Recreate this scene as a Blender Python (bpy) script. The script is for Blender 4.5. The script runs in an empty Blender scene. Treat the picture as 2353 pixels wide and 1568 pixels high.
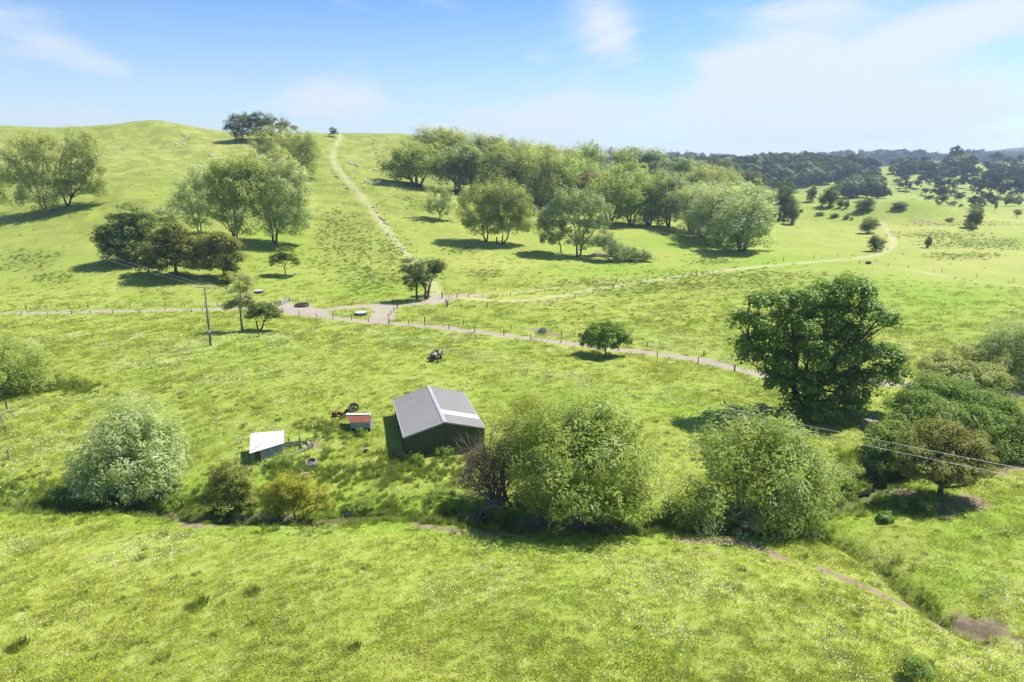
import bpy, math, random, re
import numpy as np
R = math.radians
S = bpy.context.scene
COL = S.collection
rng = np.random.default_rng(7)
random.seed(7)

# ------------------------------------------------------------------ camera, sky, sun, exposure
CAM_H, FOC, PITCH = 33.0, 1450.0, math.atan(409 / 1450.0)
W_PX, H_PX = 2353.0, 1568.0
cd = bpy.data.cameras.new('camera'); cam = bpy.data.objects.new('camera', cd); COL.objects.link(cam)
cam.location = (0, 0, CAM_H); cam.rotation_euler = (R(90) - PITCH, 0, 0)
cd.sensor_width = 36; cd.lens = 36 * FOC / W_PX; cd.clip_start = 0.5; cd.clip_end = 12000
S.camera = cam
SUN_EL, SUN_AZ = R(57), R(62)          # azimuth clockwise from +Y towards +X
world = bpy.data.worlds.new('World'); S.world = world; world.use_nodes = True
wn = world.node_tree; wn.nodes.clear()
def N(nt, t, **kw):
    n = nt.nodes.new(t)
    for k, v in kw.items():
        if k.startswith('i_'): n.inputs[int(k[2:])].default_value = v
        else: setattr(n, k, v)
    return n
CLOUDS = [(29.0, 8.0, 14, 15, 2.0, 0.52), (19.2, 6.2, 25, 9, 3.2, 0.56), (8.0, 10.4, -60, 4.5, 2.2, 0.27), (4.6, 3.8, 2, 13, 2.6, 0.44), (23.7, 3.1, 0, 18, 3.5, 0.42), (-13.7, 4.5, 0, 6, 1.8, 0.36), (-33.0, 7.7, -20, 10, 1.6, 0.22), (-34.5, 3.2, -4, 8, 1.6, 0.28), (-23.9, 2.5, 0, 10, 1.2, 0.2)]   # azimuth, elevation, tilt, half length, half width (degrees), weight
wo = N(wn, 'ShaderNodeOutputWorld'); bg = N(wn, 'ShaderNodeBackground'); bg.inputs[1].default_value = 0.08
sky = N(wn, 'ShaderNodeTexSky', sky_type='NISHITA', sun_disc=False, sun_elevation=SUN_EL, sun_rotation=SUN_AZ,
        altitude=0, air_density=1.0, dust_density=0.25, ozone_density=2.5)
tc = N(wn, 'ShaderNodeTexCoord'); sep = N(wn, 'ShaderNodeSeparateXYZ')
wn.links.new(tc.outputs['Generated'], sep.inputs[0])
# a deeper blue a little above the horizon, the way clear spring air looks; continues to the zenith
grad = N(wn, 'ShaderNodeMapRange'); grad.inputs[1].default_value = 0.0; grad.inputs[2].default_value = 0.27
wn.links.new(sep.outputs[2], grad.inputs[0])
tint = N(wn, 'ShaderNodeMix', data_type='RGBA', blend_type='MIX')
tint.inputs[6].default_value = (0.62, 0.69, 0.73, 1); tint.inputs[7].default_value = (0.36, 0.56, 0.80, 1)
wn.links.new(grad.outputs[0], tint.inputs[0])
mul = N(wn, 'ShaderNodeMix', data_type='RGBA', blend_type='MULTIPLY'); mul.inputs[0].default_value = 1
wn.links.new(sky.outputs[0], mul.inputs[6]); wn.links.new(tint.outputs[2], mul.inputs[7])
# cirrus: banks and wisps at their own places in the sky, frayed by stretched noise, over a general thin noise veil
def cdir(az, el): az, el = R(az), R(el); return np.array([math.sin(az) * math.cos(el), math.cos(az) * math.cos(el), math.sin(el)])
mp = N(wn, 'ShaderNodeMapping'); mp.inputs[2].default_value = (0, R(-16), R(20)); mp.inputs[3].default_value = (3.0, 3.0, 11.0)
wn.links.new(tc.outputs['Generated'], mp.inputs[0])
cn = N(wn, 'ShaderNodeTexNoise', noise_dimensions='3D'); cn.inputs['Scale'].default_value = 1.15
cn.inputs['Detail'].default_value = 8; cn.inputs['Roughness'].default_value = 0.56; cn.inputs['Distortion'].default_value = 0.7
wn.links.new(mp.outputs[0], cn.inputs['Vector'])
acc = None
for az, el, tilt, wa, wb, amp in CLOUDS:
    c = cdir(az, el); e1 = np.cross([0, 0, 1], c); e1 /= np.linalg.norm(e1); e1 = -e1; e2 = np.cross(c, -e1) ; e2 = e2 if e2[2] > 0 else -e2
    a_ = e1 * math.cos(R(tilt)) + e2 * math.sin(R(tilt)); b_ = -e1 * math.sin(R(tilt)) + e2 * math.cos(R(tilt)); terms = []
    for ax_, w_ in ((a_, wa), (b_, wb)):
        dt = N(wn, 'ShaderNodeVectorMath', operation='DOT_PRODUCT'); dt.inputs[1].default_value = tuple(ax_ / math.sin(R(w_))); wn.links.new(tc.outputs['Generated'], dt.inputs[0])
        sq = N(wn, 'ShaderNodeMath', operation='MULTIPLY'); wn.links.new(dt.outputs['Value'], sq.inputs[0]); wn.links.new(dt.outputs['Value'], sq.inputs[1]); terms.append(sq)
    sm = N(wn, 'ShaderNodeMath', operation='ADD'); wn.links.new(terms[0].outputs[0], sm.inputs[0]); wn.links.new(terms[1].outputs[0], sm.inputs[1])
    ng_ = N(wn, 'ShaderNodeMath', operation='MULTIPLY'); ng_.inputs[1].default_value = -1; wn.links.new(sm.outputs[0], ng_.inputs[0])
    ex = N(wn, 'ShaderNodeMath', operation='EXPONENT'); wn.links.new(ng_.outputs[0], ex.inputs[0])
    fr = N(wn, 'ShaderNodeVectorMath', operation='DOT_PRODUCT'); fr.inputs[1].default_value = tuple(c); wn.links.new(tc.outputs['Generated'], fr.inputs[0])
    fs = N(wn, 'ShaderNodeMath', operation='GREATER_THAN'); fs.inputs[1].default_value = 0; wn.links.new(fr.outputs['Value'], fs.inputs[0])
    m1 = N(wn, 'ShaderNodeMath', operation='MULTIPLY'); wn.links.new(ex.outputs[0], m1.inputs[0]); wn.links.new(fs.outputs[0], m1.inputs[1])
    m2 = N(wn, 'ShaderNodeMath', operation='MULTIPLY'); m2.inputs[1].default_value = amp; wn.links.new(m1.outputs[0], m2.inputs[0])
    if acc is None: acc = m2
    else: ad = N(wn, 'ShaderNodeMath', operation='MAXIMUM'); wn.links.new(acc.outputs[0], ad.inputs[0]); wn.links.new(m2.outputs[0], ad.inputs[1]); acc = ad
ad = N(wn, 'ShaderNodeMath', operation='ADD'); wn.links.new(cn.outputs[0], ad.inputs[0]); wn.links.new(acc.outputs[0], ad.inputs[1])
cr = N(wn, 'ShaderNodeMapRange', interpolation_type='SMOOTHSTEP'); cr.inputs[1].default_value = 0.46; cr.inputs[2].default_value = 0.92; cr.inputs[4].default_value = 0.95
wn.links.new(ad.outputs[0], cr.inputs[0])
lowh = N(wn, 'ShaderNodeMapRange', interpolation_type='SMOOTHSTEP'); lowh.inputs[1].default_value = 0.26; lowh.inputs[2].default_value = -0.04; lowh.inputs[4].default_value = 0.55
wn.links.new(sep.outputs[2], lowh.inputs[0])
mx = N(wn, 'ShaderNodeMath', operation='MAXIMUM'); wn.links.new(cr.outputs[0], mx.inputs[0]); wn.links.new(lowh.outputs[0], mx.inputs[1])
cm = N(wn, 'ShaderNodeMix', data_type='RGBA'); cm.inputs[7].default_value = (3.75, 4.05, 4.35, 1)
wn.links.new(mx.outputs[0], cm.inputs[0]); wn.links.new(mul.outputs[2], cm.inputs[6])
wn.links.new(cm.outputs[2], bg.inputs[0]); wn.links.new(bg.outputs[0], wo.inputs[0])
sd = bpy.data.lights.new('sun', 'SUN'); sd.energy = 3.15; sd.angle = R(0.53); sd.color = (1.0, 0.955, 0.88)
sun = bpy.data.objects.new('sun', sd); COL.objects.link(sun)
sun.rotation_euler = (R(90) - SUN_EL, 0, -SUN_AZ + math.pi); sun.location = (0, 0, 200)
SUNV = np.array([math.sin(SUN_AZ) * math.cos(SUN_EL), math.cos(SUN_AZ) * math.cos(SUN_EL), math.sin(SUN_EL)])
from mathutils import Vector
sun.rotation_euler = Vector(SUNV).to_track_quat('Z', 'Y').to_euler()
S.view_settings.view_transform = 'Standard'; S.view_settings.look = 'None'
S.view_settings.gamma = 1; S.view_settings.exposure = 1.47; S.view_settings.use_curve_mapping = False
S.cycles.max_bounces = 8; S.cycles.diffuse_bounces = 5; S.cycles.transmission_bounces = 5; S.cycles.transparent_max_bounces = 6
S.cycles.volume_bounces = 0

# ------------------------------------------------------------------ camera geometry used only to find where things stand
cp, sp = math.cos(PITCH), math.sin(PITCH)
def ray(u, v):
    x = (u - W_PX / 2) / FOC; t = (H_PX / 2 - v) / FOC
    return np.array([x, cp + t * sp, -sp + t * cp])
def at_range(u, v, Y):
    d = ray(u, v); return d * (Y / d[1]) + np.array([0, 0, CAM_H])
def Q(u, v, z):
    d = ray(u, v); return d * ((z - CAM_H) / d[2]) + np.array([0, 0, CAM_H])
def project(x, y, z):
    zz = z - CAM_H; d = y * cp - zz * sp; t = y * sp + zz * cp
    d = np.where(d > 0.5, d, 0.5)
    return W_PX / 2 + FOC * x / d, H_PX / 2 - FOC * t / d

# ------------------------------------------------------------------ terrain height field
ctl = []
def flat(u, v, z=0.0): p = Q(u, v, z); ctl.append(tuple(p))
def cY(u, v, Y): ctl.append(tuple(at_range(u, v, Y)))
hill = {
 -350: [(650,172),(600,195),(500,245),(400,310),(330,375),(292,420)],
 0:    [(655,172),(600,195),(500,245),(400,310),(330,375),(288,420)],
 180:  [(645,172),(590,195),(500,240),(400,310),(340,370),(290,425)],
 360:  [(640,172),(560,208),(480,252),(400,312),(350,365),(320,400),(278,440)],
 480:  [(640,172),(560,208),(480,254),(400,318),(350,375),(298,440)],
 600:  [(640,174),(560,212),(480,257),(400,322),(350,385),(303,445)],
 740:  [(640,178),(560,218),(480,265),(400,335),(350,400),(306,465)],
 850:  [(645,180),(560,222),(480,272),(400,347),(350,412),(308,475)],
 1000: [(640,183),(560,232),(480,287),(400,372),(317,485)],
 1150: [(650,178),(600,208),(555,240),(480,300),(420,362),(372,440)],
 1330: [(620,198),(580,228),(520,282),(460,352),(395,460)],
 1500: [(620,200),(590,225),(520,297),(460,372),(412,450)],
 1700: [(600,219),(580,240),(520,322),(470,392),(436,450)],
 1800: [(590,228),(520,335),(480,400),(452,450)],
 1850: [(455,430)], 1930: [(468,410)],
}
for u, l in hill.items():
    for v, Y in l: cY(u, v, Y)
    if u <= 1800:
        x, y, z = ctl[-1]
        ctl.append((x * 1.06, y * 1.06, z - 1.5)); ctl.append((x * 1.3, y * 1.3, z - 14)); ctl.append((x * 1.8, y * 1.8, max(z - 35, -2)))
for u in (1850, 1930, 2000, 2080):
    p = at_range(u, 470, 500); ctl.append((p[0], p[1], 1.0))
for u, v, Y in ((2000,472,398),(2080,469,388),(2120,484,372),(2040,500,362)): cY(u, v, Y)
for u, v in ((1990,545),(1900,565),(2100,528),(2200,520),(2230,495),(2353,520),(2650,520),(2353,475),(2200,470),(2650,480),(2200,560),(2353,600),(2650,600),
             (2050,600),(2200,650),(2353,700),(2650,700),(1900,640),(1700,650),(1500,680),(1300,700),(1150,690),(1000,690),(850,680),(700,680),(500,690),(300,690),
             (100,700),(-300,700),(1500,760),(1800,760),(2100,800),(2353,820)): flat(u, v, 0.0)
for u, v, z in ((0,740,-.3),(200,735,-.3),(500,730,-.2),(700,725,0),(900,730,0),(1200,750,0),(1500,790,0),(1750,830,0),(2000,860,0),(2353,880,0),
             (300,790,1.4),(480,790,1.8),(560,765,1.5),(800,790,1.6),(1000,810,1.4),(1200,830,1.0),(0,850,.3),(150,830,.8),(-200,850,0),
             (0,1000,-.6),(200,950,0),(500,920,.5),(800,930,.4),(1100,900,.3),(1500,900,.2),(1000,1040,0),(700,1000,0),(600,1060,-.4),(400,1050,-.9),(150,1080,-1.4),
             (1300,1050,-.2),(1550,1020,0),(1750,960,0),(2000,960,0),(2353,980,-.2),(2000,1080,-.8),(2200,1100,-.8),(2353,1150,-.6),
             (-200,1150,-1.6),(100,1160,-1.6),(400,1150,-1.4),(800,1150,-1.2),(1100,1150,-1.1),(1500,1150,-1.1),(1900,1150,-1.2),
             (0,1220,-.8),(400,1230,-.6),(800,1240,-.2),(1200,1250,0),(1600,1270,0),(1900,1320,-.3),(2150,1300,-1),(2353,1300,-.9),
             (0,1400,.6),(600,1400,1.2),(1200,1400,1.6),(1700,1420,1.5),(2000,1450,.9),(2200,1520,-.4),(2353,1420,-1.2),(2353,1560,-1.0),
             (0,1568,1.2),(1176,1568,2.4),(1800,1568,2.0),(2100,1568,.9),(-400,1568,.5),(2800,1568,-1.5),(600,1900,3),(1800,1900,2.5),(1176,2600,2.5)): flat(u, v, z)
# the far side of the valley
for u, v, Y in ((1650,440,640),(1650,405,800),(1650,386,1000),(1750,440,660),(1750,400,850),(1750,382,1050),(1850,444,660),(1850,408,850),(1850,388,1080),(1950,440,680),(1950,405,880),(1960,385,1080),
             (2060,440,680),(2060,415,780),(2060,404,830),(2060,384,980),(2060,372,1120),(2160,448,660),(2160,420,740),(2160,404,820),(2160,380,960),(2160,370,1120),
             (2260,440,690),(2260,405,820),(2260,372,1050),(2353,445,690),(2353,408,820),(2353,374,1060),(2600,440,690),(2600,405,830),(2600,370,1060),(1550,430,700),(1400,430,760)): cY(u, v, Y)
for u in (1500,1650,1800,1950,2100,2353,2600):
    p = at_range(u, 380, 1350); ctl.append((p[0], p[1], 12)); 
for u, v in ((1880,374),(1930,362),(1980,364),(2030,360),(2080,362),(2130,368)): cY(u, v, 1900)
for u, v in ((1700,375),(1800,374)): cY(u, v, 1900)
for u, v in ((2100,366),(2180,355),(2260,349),(2353,337),(2500,326),(2700,330)): cY(u, v, 3600)
for u in (0,600,1100,1500): cY(u, 372, 3600); cY(u, 372, 1900)
for u in (0,600,1176,1800,2353,2700): p = at_range(u, 375, 6500); ctl.append((p[0], p[1], 0))
ctl = np.array(ctl)
KT = 1.6
def feat(x, y):
    r = np.hypot(x, y); th = np.arctan2(x, y); th = np.clip(th, -0.95, 0.95)
    return np.stack([th * KT, np.log(np.maximum(r, 22))], -1)
cf = feat(ctl[:, 0], ctl[:, 1])
def phi(d2): return d2 * np.log(d2 + 1e-12) * 0.5
n = len(ctl)
A = np.zeros((n + 3, n + 3)); d2 = ((cf[:, None] - cf[None]) ** 2).sum(-1)
A[:n, :n] = phi(d2) + np.eye(n) * 4e-4
A[:n, n] = 1; A[:n, n + 1:] = cf; A[n, :n] = 1; A[n + 1:, :n] = cf.T
wgt = np.linalg.solve(A, np.concatenate([ctl[:, 2], [0, 0, 0]]))
def vnoise(x, y, s, seed):
    """smooth value noise, feature size s metres"""
    X = x / s + seed * 17.3; Y = y / s - seed * 9.1
    xi = np.floor(X).astype(np.int64); yi = np.floor(Y).astype(np.int64); fx = X - xi; fy = Y - yi
    fx = fx * fx * fx * (fx * (fx * 6 - 15) + 10); fy = fy * fy * fy * (fy * (fy * 6 - 15) + 10)
    def h(a, b):
        k = (a * 374761393 + b * 668265263 + seed * 974634777) & 0xffffffff
        k = ((k ^ (k >> 13)) * 1274126177) & 0xffffffff
        return ((k ^ (k >> 16)) & 0xffff) / 65535.0
    return (h(xi, yi) * (1 - fx) + h(xi + 1, yi) * fx) * (1 - fy) + (h(xi, yi + 1) * (1 - fx) + h(xi + 1, yi + 1) * fx) * fy - 0.5

rad = [6.0]
while rad[-1] < 4200:
    r = rad[-1]; k = 0.03 if r < 28 else (0.0072 if r < 300 else (0.010 if r < 560 else 0.018))
    rad.append(r * (1 + k))
rad = np.array(rad)
th_in = np.linspace(-R(46), R(46), 640)
th_l = np.linspace(-math.pi, -R(46), 40)[:-1]; th_r = np.linspace(R(46), math.pi, 40)[1:]
ths = np.concatenate([th_l, th_in, th_r])
TH, RR = np.meshgrid(ths, rad)
GX, GY = RR * np.sin(TH), RR * np.cos(TH)
def base_h(x, y):
    f = feat(x, y).reshape(-1, 2); out = np.empty(len(f))
    for i in range(0, len(f), 40000):
        g = f[i:i + 40000]; dd = ((g[:, None, 0] - cf[None, :, 0]) ** 2 + (g[:, None, 1] - cf[None, :, 1]) ** 2)
        out[i:i + 40000] = phi(dd) @ wgt[:n] + wgt[n] + g @ wgt[n + 1:]
    return out.reshape(np.shape(x))
# evaluate the smooth surface on every 3rd node, then interpolate (it is smooth)
ir = np.unique(np.concatenate([np.arange(0, len(rad), 3), [len(rad) - 1]])); it = np.unique(np.concatenate([np.arange(0, len(ths), 3), [len(ths) - 1]]))
HB = base_h(GX[np.ix_(ir, it)], GY[np.ix_(ir, it)])
tmp = np.array([np.interp(ths, ths[it], HB[i]) for i in range(len(ir))])
lr = np.log(rad)
GZ = np.array([np.interp(lr, lr[ir], tmp[:, j]) for j in range(len(ths))]).T
GZ = np.clip(GZ, -6, 400)
hilly = np.clip((GZ - 2) / 12, 0, 1)
GZ += hilly * (vnoise(GX, GY, 42, 1) * 4.2 + vnoise(GX, GY, 17, 2) * 2.2 + vnoise(GX, GY, 7, 3) * 0.8) * np.clip((520 - RR) / 60, 0, 1)
_h = at_range(2075, 485, 372)
GZ += 6.5 * np.exp(-((GX - _h[0]) / 38) ** 2 - ((GY - _h[1]) / 17) ** 2)
GZ += vnoise(GX, GY, 30, 4) * 0.5 + vnoise(GX, GY, 9, 5) * 0.28 + vnoise(GX, GY, 3.5, 6) * 0.14
# sheep terracettes on the steep face
GZ += hilly * np.clip((480 - RR) / 80, 0, 1) * 0.30 * np.sin(GZ * 2.4 + vnoise(GX, GY, 25, 8) * 9) * np.clip(vnoise(GX, GY, 60, 9) * 3 + .6, 0, 1)
farh = np.clip((RR - 650) / 150, 0, 1) * np.clip((2600 - RR) / 600, 0, 1)
GZ += farh * (vnoise(GX, GY, 130, 11) * 16 + vnoise(GX, GY, 60, 12) * 6)
def gz(x, y):
    x = np.asarray(x, float); y = np.asarray(y, float)
    l = np.log(np.clip(np.hypot(x, y), rad[0] * 1.001, rad[-1] * .999)); t = np.arctan2(x, y)
    i = np.clip(np.searchsorted(lr, l) - 1, 0, len(lr) - 2); j = np.clip(np.searchsorted(ths, t) - 1, 0, len(ths) - 2)
    a = (l - lr[i]) / (lr[i + 1] - lr[i]); b = (t - ths[j]) / (ths[j + 1] - ths[j])
    return (GZ[i, j] * (1 - a) + GZ[i + 1, j] * a) * (1 - b) + (GZ[i, j + 1] * (1 - a) + GZ[i + 1, j + 1] * a) * b
def P(u, v, lo=25, hi=2600):
    """where the line of sight through photograph point (u, v) meets the ground"""
    d = ray(u, v); Y = np.exp(np.linspace(math.log(lo), math.log(hi), 900))
    z = CAM_H + d[2] / d[1] * Y; x = d[0] / d[1] * Y
    below = z < gz(x, Y)
    if not below.any(): k = int(np.argmin(z - gz(x, Y)))
    else: k = int(np.argmax(below))
    a, b = Y[max(k - 1, 0)], Y[k]
    for _ in range(14):
        m = (a + b) / 2
        if CAM_H + d[2] / d[1] * m < gz(d[0] / d[1] * m, m): b = m
        else: a = m
    return np.array([d[0] / d[1] * b, b, float(gz(d[0] / d[1] * b, b))])
def dist_poly(x, y, pts, lim=40):
    best = np.full(x.shape, 1e9)
    for a, b in zip(pts[:-1], pts[1:]):
        dx, dy = b[0] - a[0], b[1] - a[1]; L2 = dx * dx + dy * dy + 1e-9
        m = (x > min(a[0], b[0]) - lim) & (x < max(a[0], b[0]) + lim) & (y > min(a[1], b[1]) - lim) & (y < max(a[1], b[1]) + lim)
        if not m.any(): continue
        xs, ys = x[m], y[m]; t = np.clip(((xs - a[0]) * dx + (ys - a[1]) * dy) / L2, 0, 1)
        best[m] = np.minimum(best[m], np.hypot(xs - a[0] - t * dx, ys - a[1] - t * dy))
    return best
def smooth_poly(pp, k=6):
    pp = np.array(pp, float); out = []
    for i in range(len(pp) - 1):
        p0, p1, p2, p3 = pp[max(i - 1, 0)], pp[i], pp[i + 1], pp[min(i + 2, len(pp) - 1)]
        for t in np.linspace(0, 1, k, endpoint=False):
            out.append(0.5 * ((2 * p1) + (-p0 + p2) * t + (2 * p0 - 5 * p1 + 4 * p2 - p3) * t * t + (-p0 + 3 * p1 - 3 * p2 + p3) * t ** 3))
    out.append(pp[-1]); return out
def wpoly(px): return [P(u, v) for u, v in smooth_poly(px, 4)]
def ss(d, w, e): return np.clip((w + e - d) / (2 * e), 0, 1)

creek_px = [(-250,1125),(0,1140),(150,1152),(285,1140),(400,1162),(600,1176),(760,1178),(880,1172),(1000,1172),(1105,1182),(1200,1198),(1400,1200),(1560,1192),(1700,1196),(1850,1178),(1985,1132),(2060,1080),(2200,1040)]
ditch_px = [(1850,1200),(1960,1245),(2040,1300),(2110,1365),(2180,1412),(2260,1440)]
creek = wpoly(creek_px); ditch = wpoly(ditch_px)
near = RR < 130
dc = np.full(GX.shape, 1e9); dc[near] = dist_poly(GX[near], GY[near], creek)
dd_ = np.full(GX.shape, 1e9); dd_[near] = dist_poly(GX[near], GY[near], ditch)
wob = vnoise(GX, GY, 3.0, 21) * 0.9
GZ -= (0.95 + vnoise(GX, GY, 11, 51) * 1.1) * np.exp(-((dc + wob * 1.6) / 1.7) ** 2) + 0.35 * np.exp(-(dc / 6.0) ** 2)
GZ -= 0.95 * np.exp(-((dd_ + wob) / 1.1) ** 2) + 0.55 * np.exp(-(dd_ / 3.0) ** 2)
gravel_w = {  # half widths in metres
 'a': ([(-300,724),(0,720),(300,715),(480,711),(640,708),(690,712)], 1.3),
 'b': ([(650,690),(660,702),(690,714),(720,724),(860,741),(1000,751),(1200,776),(1450,807),(1600,826),(1735,857),(1850,872),(2040,880),(2200,895),(2353,905)], 1.5),
 'b2': ([(675,706),(690,714),(720,720)], 4.2),
 'c': ([(700,718),(800,706),(940,700),(1020,688),(1056,680),(1100,680)], 1.7),
 'd': ([(885,706),(880,724),(870,740)], 2.8), 'd2': ([(1000,694),(1015,682)], 3.2),
}
dry_w = {
 'e': ([(1056,684),(1150,692),(1250,686),(1370,664),(1500,645),(1700,618),(1870,602),(1960,595),(2020,584),(2050,565),(2048,540),(2025,512)], 1.6),
 'f': ([(1010,680),(985,645),(945,595),(900,545),(860,490),(820,440),(790,405),(766,372),(768,345),(781,320),(778,308)], 1.9),
 'g': ([(470,700),(560,700),(650,700)], .8), 'h': ([(1810,500),(1850,525),(1900,545)], .5), 'i': ([(2353,660),(2200,640),(2050,612)], 1.0),
 'j': ([(1060,680),(1200,670),(1400,650)], 0.8),
}
soil_w = {
 's1': ([(380,1182),(450,1208),(530,1203),(620,1192),(740,1202),(830,1193)], .6),
 's2': ([(960,1204),(1060,1222),(1200,1228),(1330,1220),(1420,1210)], .55), 's2b': ([(1200,1212),(1280,1204),(1380,1204)], 1.1),
 's3': ([(1560,1240),(1640,1244),(1700,1243),(1800,1282)], .6), 's3b': ([(1600,1272),(1645,1275)], .3),
 's4': ([(1880,1305),(1990,1350),(2070,1385),(2140,1418)], .5), 's5': ([(2160,1440),(2230,1446),(2290,1440)], .8), 's5b': ([(2290,1450),(2353,1475)], .3),
 's6': ([(2080,1130),(2150,1165),(2240,1150)], 1.5), 's7': ([(2300,1080),(2353,1068)], 1.4), 's8': ([(205,1282),(228,1281)], .2),
 's9': ([(728,1020),(735,1030)], .5), 's10': ([(1225,758),(1280,770)], 1.3), 's11': ([(2105,508),(2150,515)], 2.0), 's12': ([(255,1160),(300,1165)], .5),
 's13': ([(880,967),(900,968)], .3),
}
X_, Y_ = GX, GY
nz1 = vnoise(GX, GY, 2.2, 31); nz2 = vnoise(GX, GY, 0.9, 32); nz3 = vnoise(GX, GY, 8, 33)
gravel = np.zeros(GX.shape); dry = np.zeros(GX.shape); soil = np.zeros(GX.shape)
for k, (px, w) in gravel_w.items():
    d = dist_poly(GX, GY, wpoly(px)); g_ = ss(d + nz1 * .9 + nz2 * .5, w, .4)
    if k in 'ac': g_ *= 1 - .75 * np.clip(1.2 - d / .35, 0, 1) * (nz3 > -.3)
    gravel = np.maximum(gravel, g_)
for k, (px, w) in dry_w.items():
    d = dist_poly(GX, GY, wpoly(px))
    v_ = ss(d + nz1 * .6, w, .8) * (0.6 + nz3 * .6)
    if k in 'ef': v_ = ss(d + nz1 * .6, w * (.85 if k == 'e' else .9), .9) * ((0.82 if k == 'e' else 0.68) + nz3 * .4 + nz2 * .3)
    dry = np.maximum(dry, v_)
for k, (px, w) in soil_w.items():
    d = dist_poly(GX, GY, wpoly(px)); soil = np.maximum(soil, ss(d + nz1 * w * .8 + nz2 * w * .9, w, w * .4 + .05))
soil = np.clip(soil, 0, 1)
US, VS = project(GX, GY, GZ)
def ell(cu, cv, ru, rv): return np.clip(1.25 - np.hypot((US - cu) / ru, (VS - cv) / rv) + nz3 * .5 + nz1 * .35, 0, 1) * (GY > 0)
rush = np.zeros(GX.shape)
for e in ((800,560,90,80),(850,640,90,35),(780,510,60,30),(900,580,50,50),(1560,655,300,14),(1700,635,200,12),(1110,628,60,10),(1480,665,150,10),(940,455,45,12),(1060,575,50,12),
          (980,470,40,20),(2250,560,160,14),(2150,540,120,10),(60,600,80,25),(2200,590,100,10),(1420,600,60,8),(1640,600,60,8),(780,500,50,15),(940,400,60,8),(120,640,60,12),(2220,515,160,6)):
    rush = np.maximum(rush, ell(*e))
yel = np.zeros(GX.shape)
for e in ((2250,600,220,60),(2150,545,260,40),(1250,690,250,14),(2300,520,200,30),(500,340,260,60),(200,350,200,50),(900,350,100,50),(1100,610,120,25)): yel = np.maximum(yel, ell(*e) * 1.0)
lush = np.zeros(GX.shape)
for e in ((2150,680,260,60),(1450,620,200,20),(1750,600,150,18),(1600,560,160,20),(640,560,80,50),(850,665,130,18),(1300,920,260,40),(2250,1200,150,80),(1560,930,120,40),(2200,1330,120,60),(650,1100,150,50),(2353,545,130,25)): lush = np.maximum(lush, ell(*e) * .8)
lush = np.maximum(lush, ss(dc, 4.5, 2.0) * .8); soil = np.maximum(soil, ss(dc + nz1, .7, .4) * .5)
damp = ss(dc + nz1, .9, .5) * .7
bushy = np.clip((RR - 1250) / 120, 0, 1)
hillm = hilly * np.clip((650 - RR) / 100, 0, 1)

# ------------------------------------------------------------------ helpers for objects
def link(o, parent=None):
    COL.objects.link(o)
    if parent is not None: o.parent = parent
    return o
def tag(o, label, cat, group=None, kind=None):
    if label: o['label'] = label
    if cat: o['category'] = cat
    if group: o['group'] = group
    if kind: o['kind'] = kind
    return o
def empty(name, loc, rz=0.0, scale=(1, 1, 1)):
    o = bpy.data.objects.new(name, None); COL.objects.link(o); o.empty_display_size = .3
    o.location = tuple(float(c) for c in loc); o.rotation_euler = (0, 0, rz); o.scale = scale
    return o
def mesh_np(name, V, F, mats=(), attrs=None, smooth=False):
    me = bpy.data.meshes.new(name); V = np.asarray(V, np.float32); F = np.asarray(F, np.int32)
    k = F.shape[1]; me.vertices.add(len(V)); me.vertices.foreach_set('co', V.ravel())
    me.loops.add(F.size); me.loops.foreach_set('vertex_index', F.ravel())
    me.polygons.add(len(F)); me.polygons.foreach_set('loop_start', np.arange(0, F.size, k, dtype=np.int32))
    if smooth: me.polygons.foreach_set('use_smooth', np.ones(len(F), bool))
    me.update(calc_edges=True)
    for m in mats: me.materials.append(m)
    if attrs:
        for an, arr in attrs.items():
            a = me.attributes.new(an, 'FLOAT', 'POINT'); a.data.foreach_set('value', np.asarray(arr, np.float32).ravel())
    return me
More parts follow.
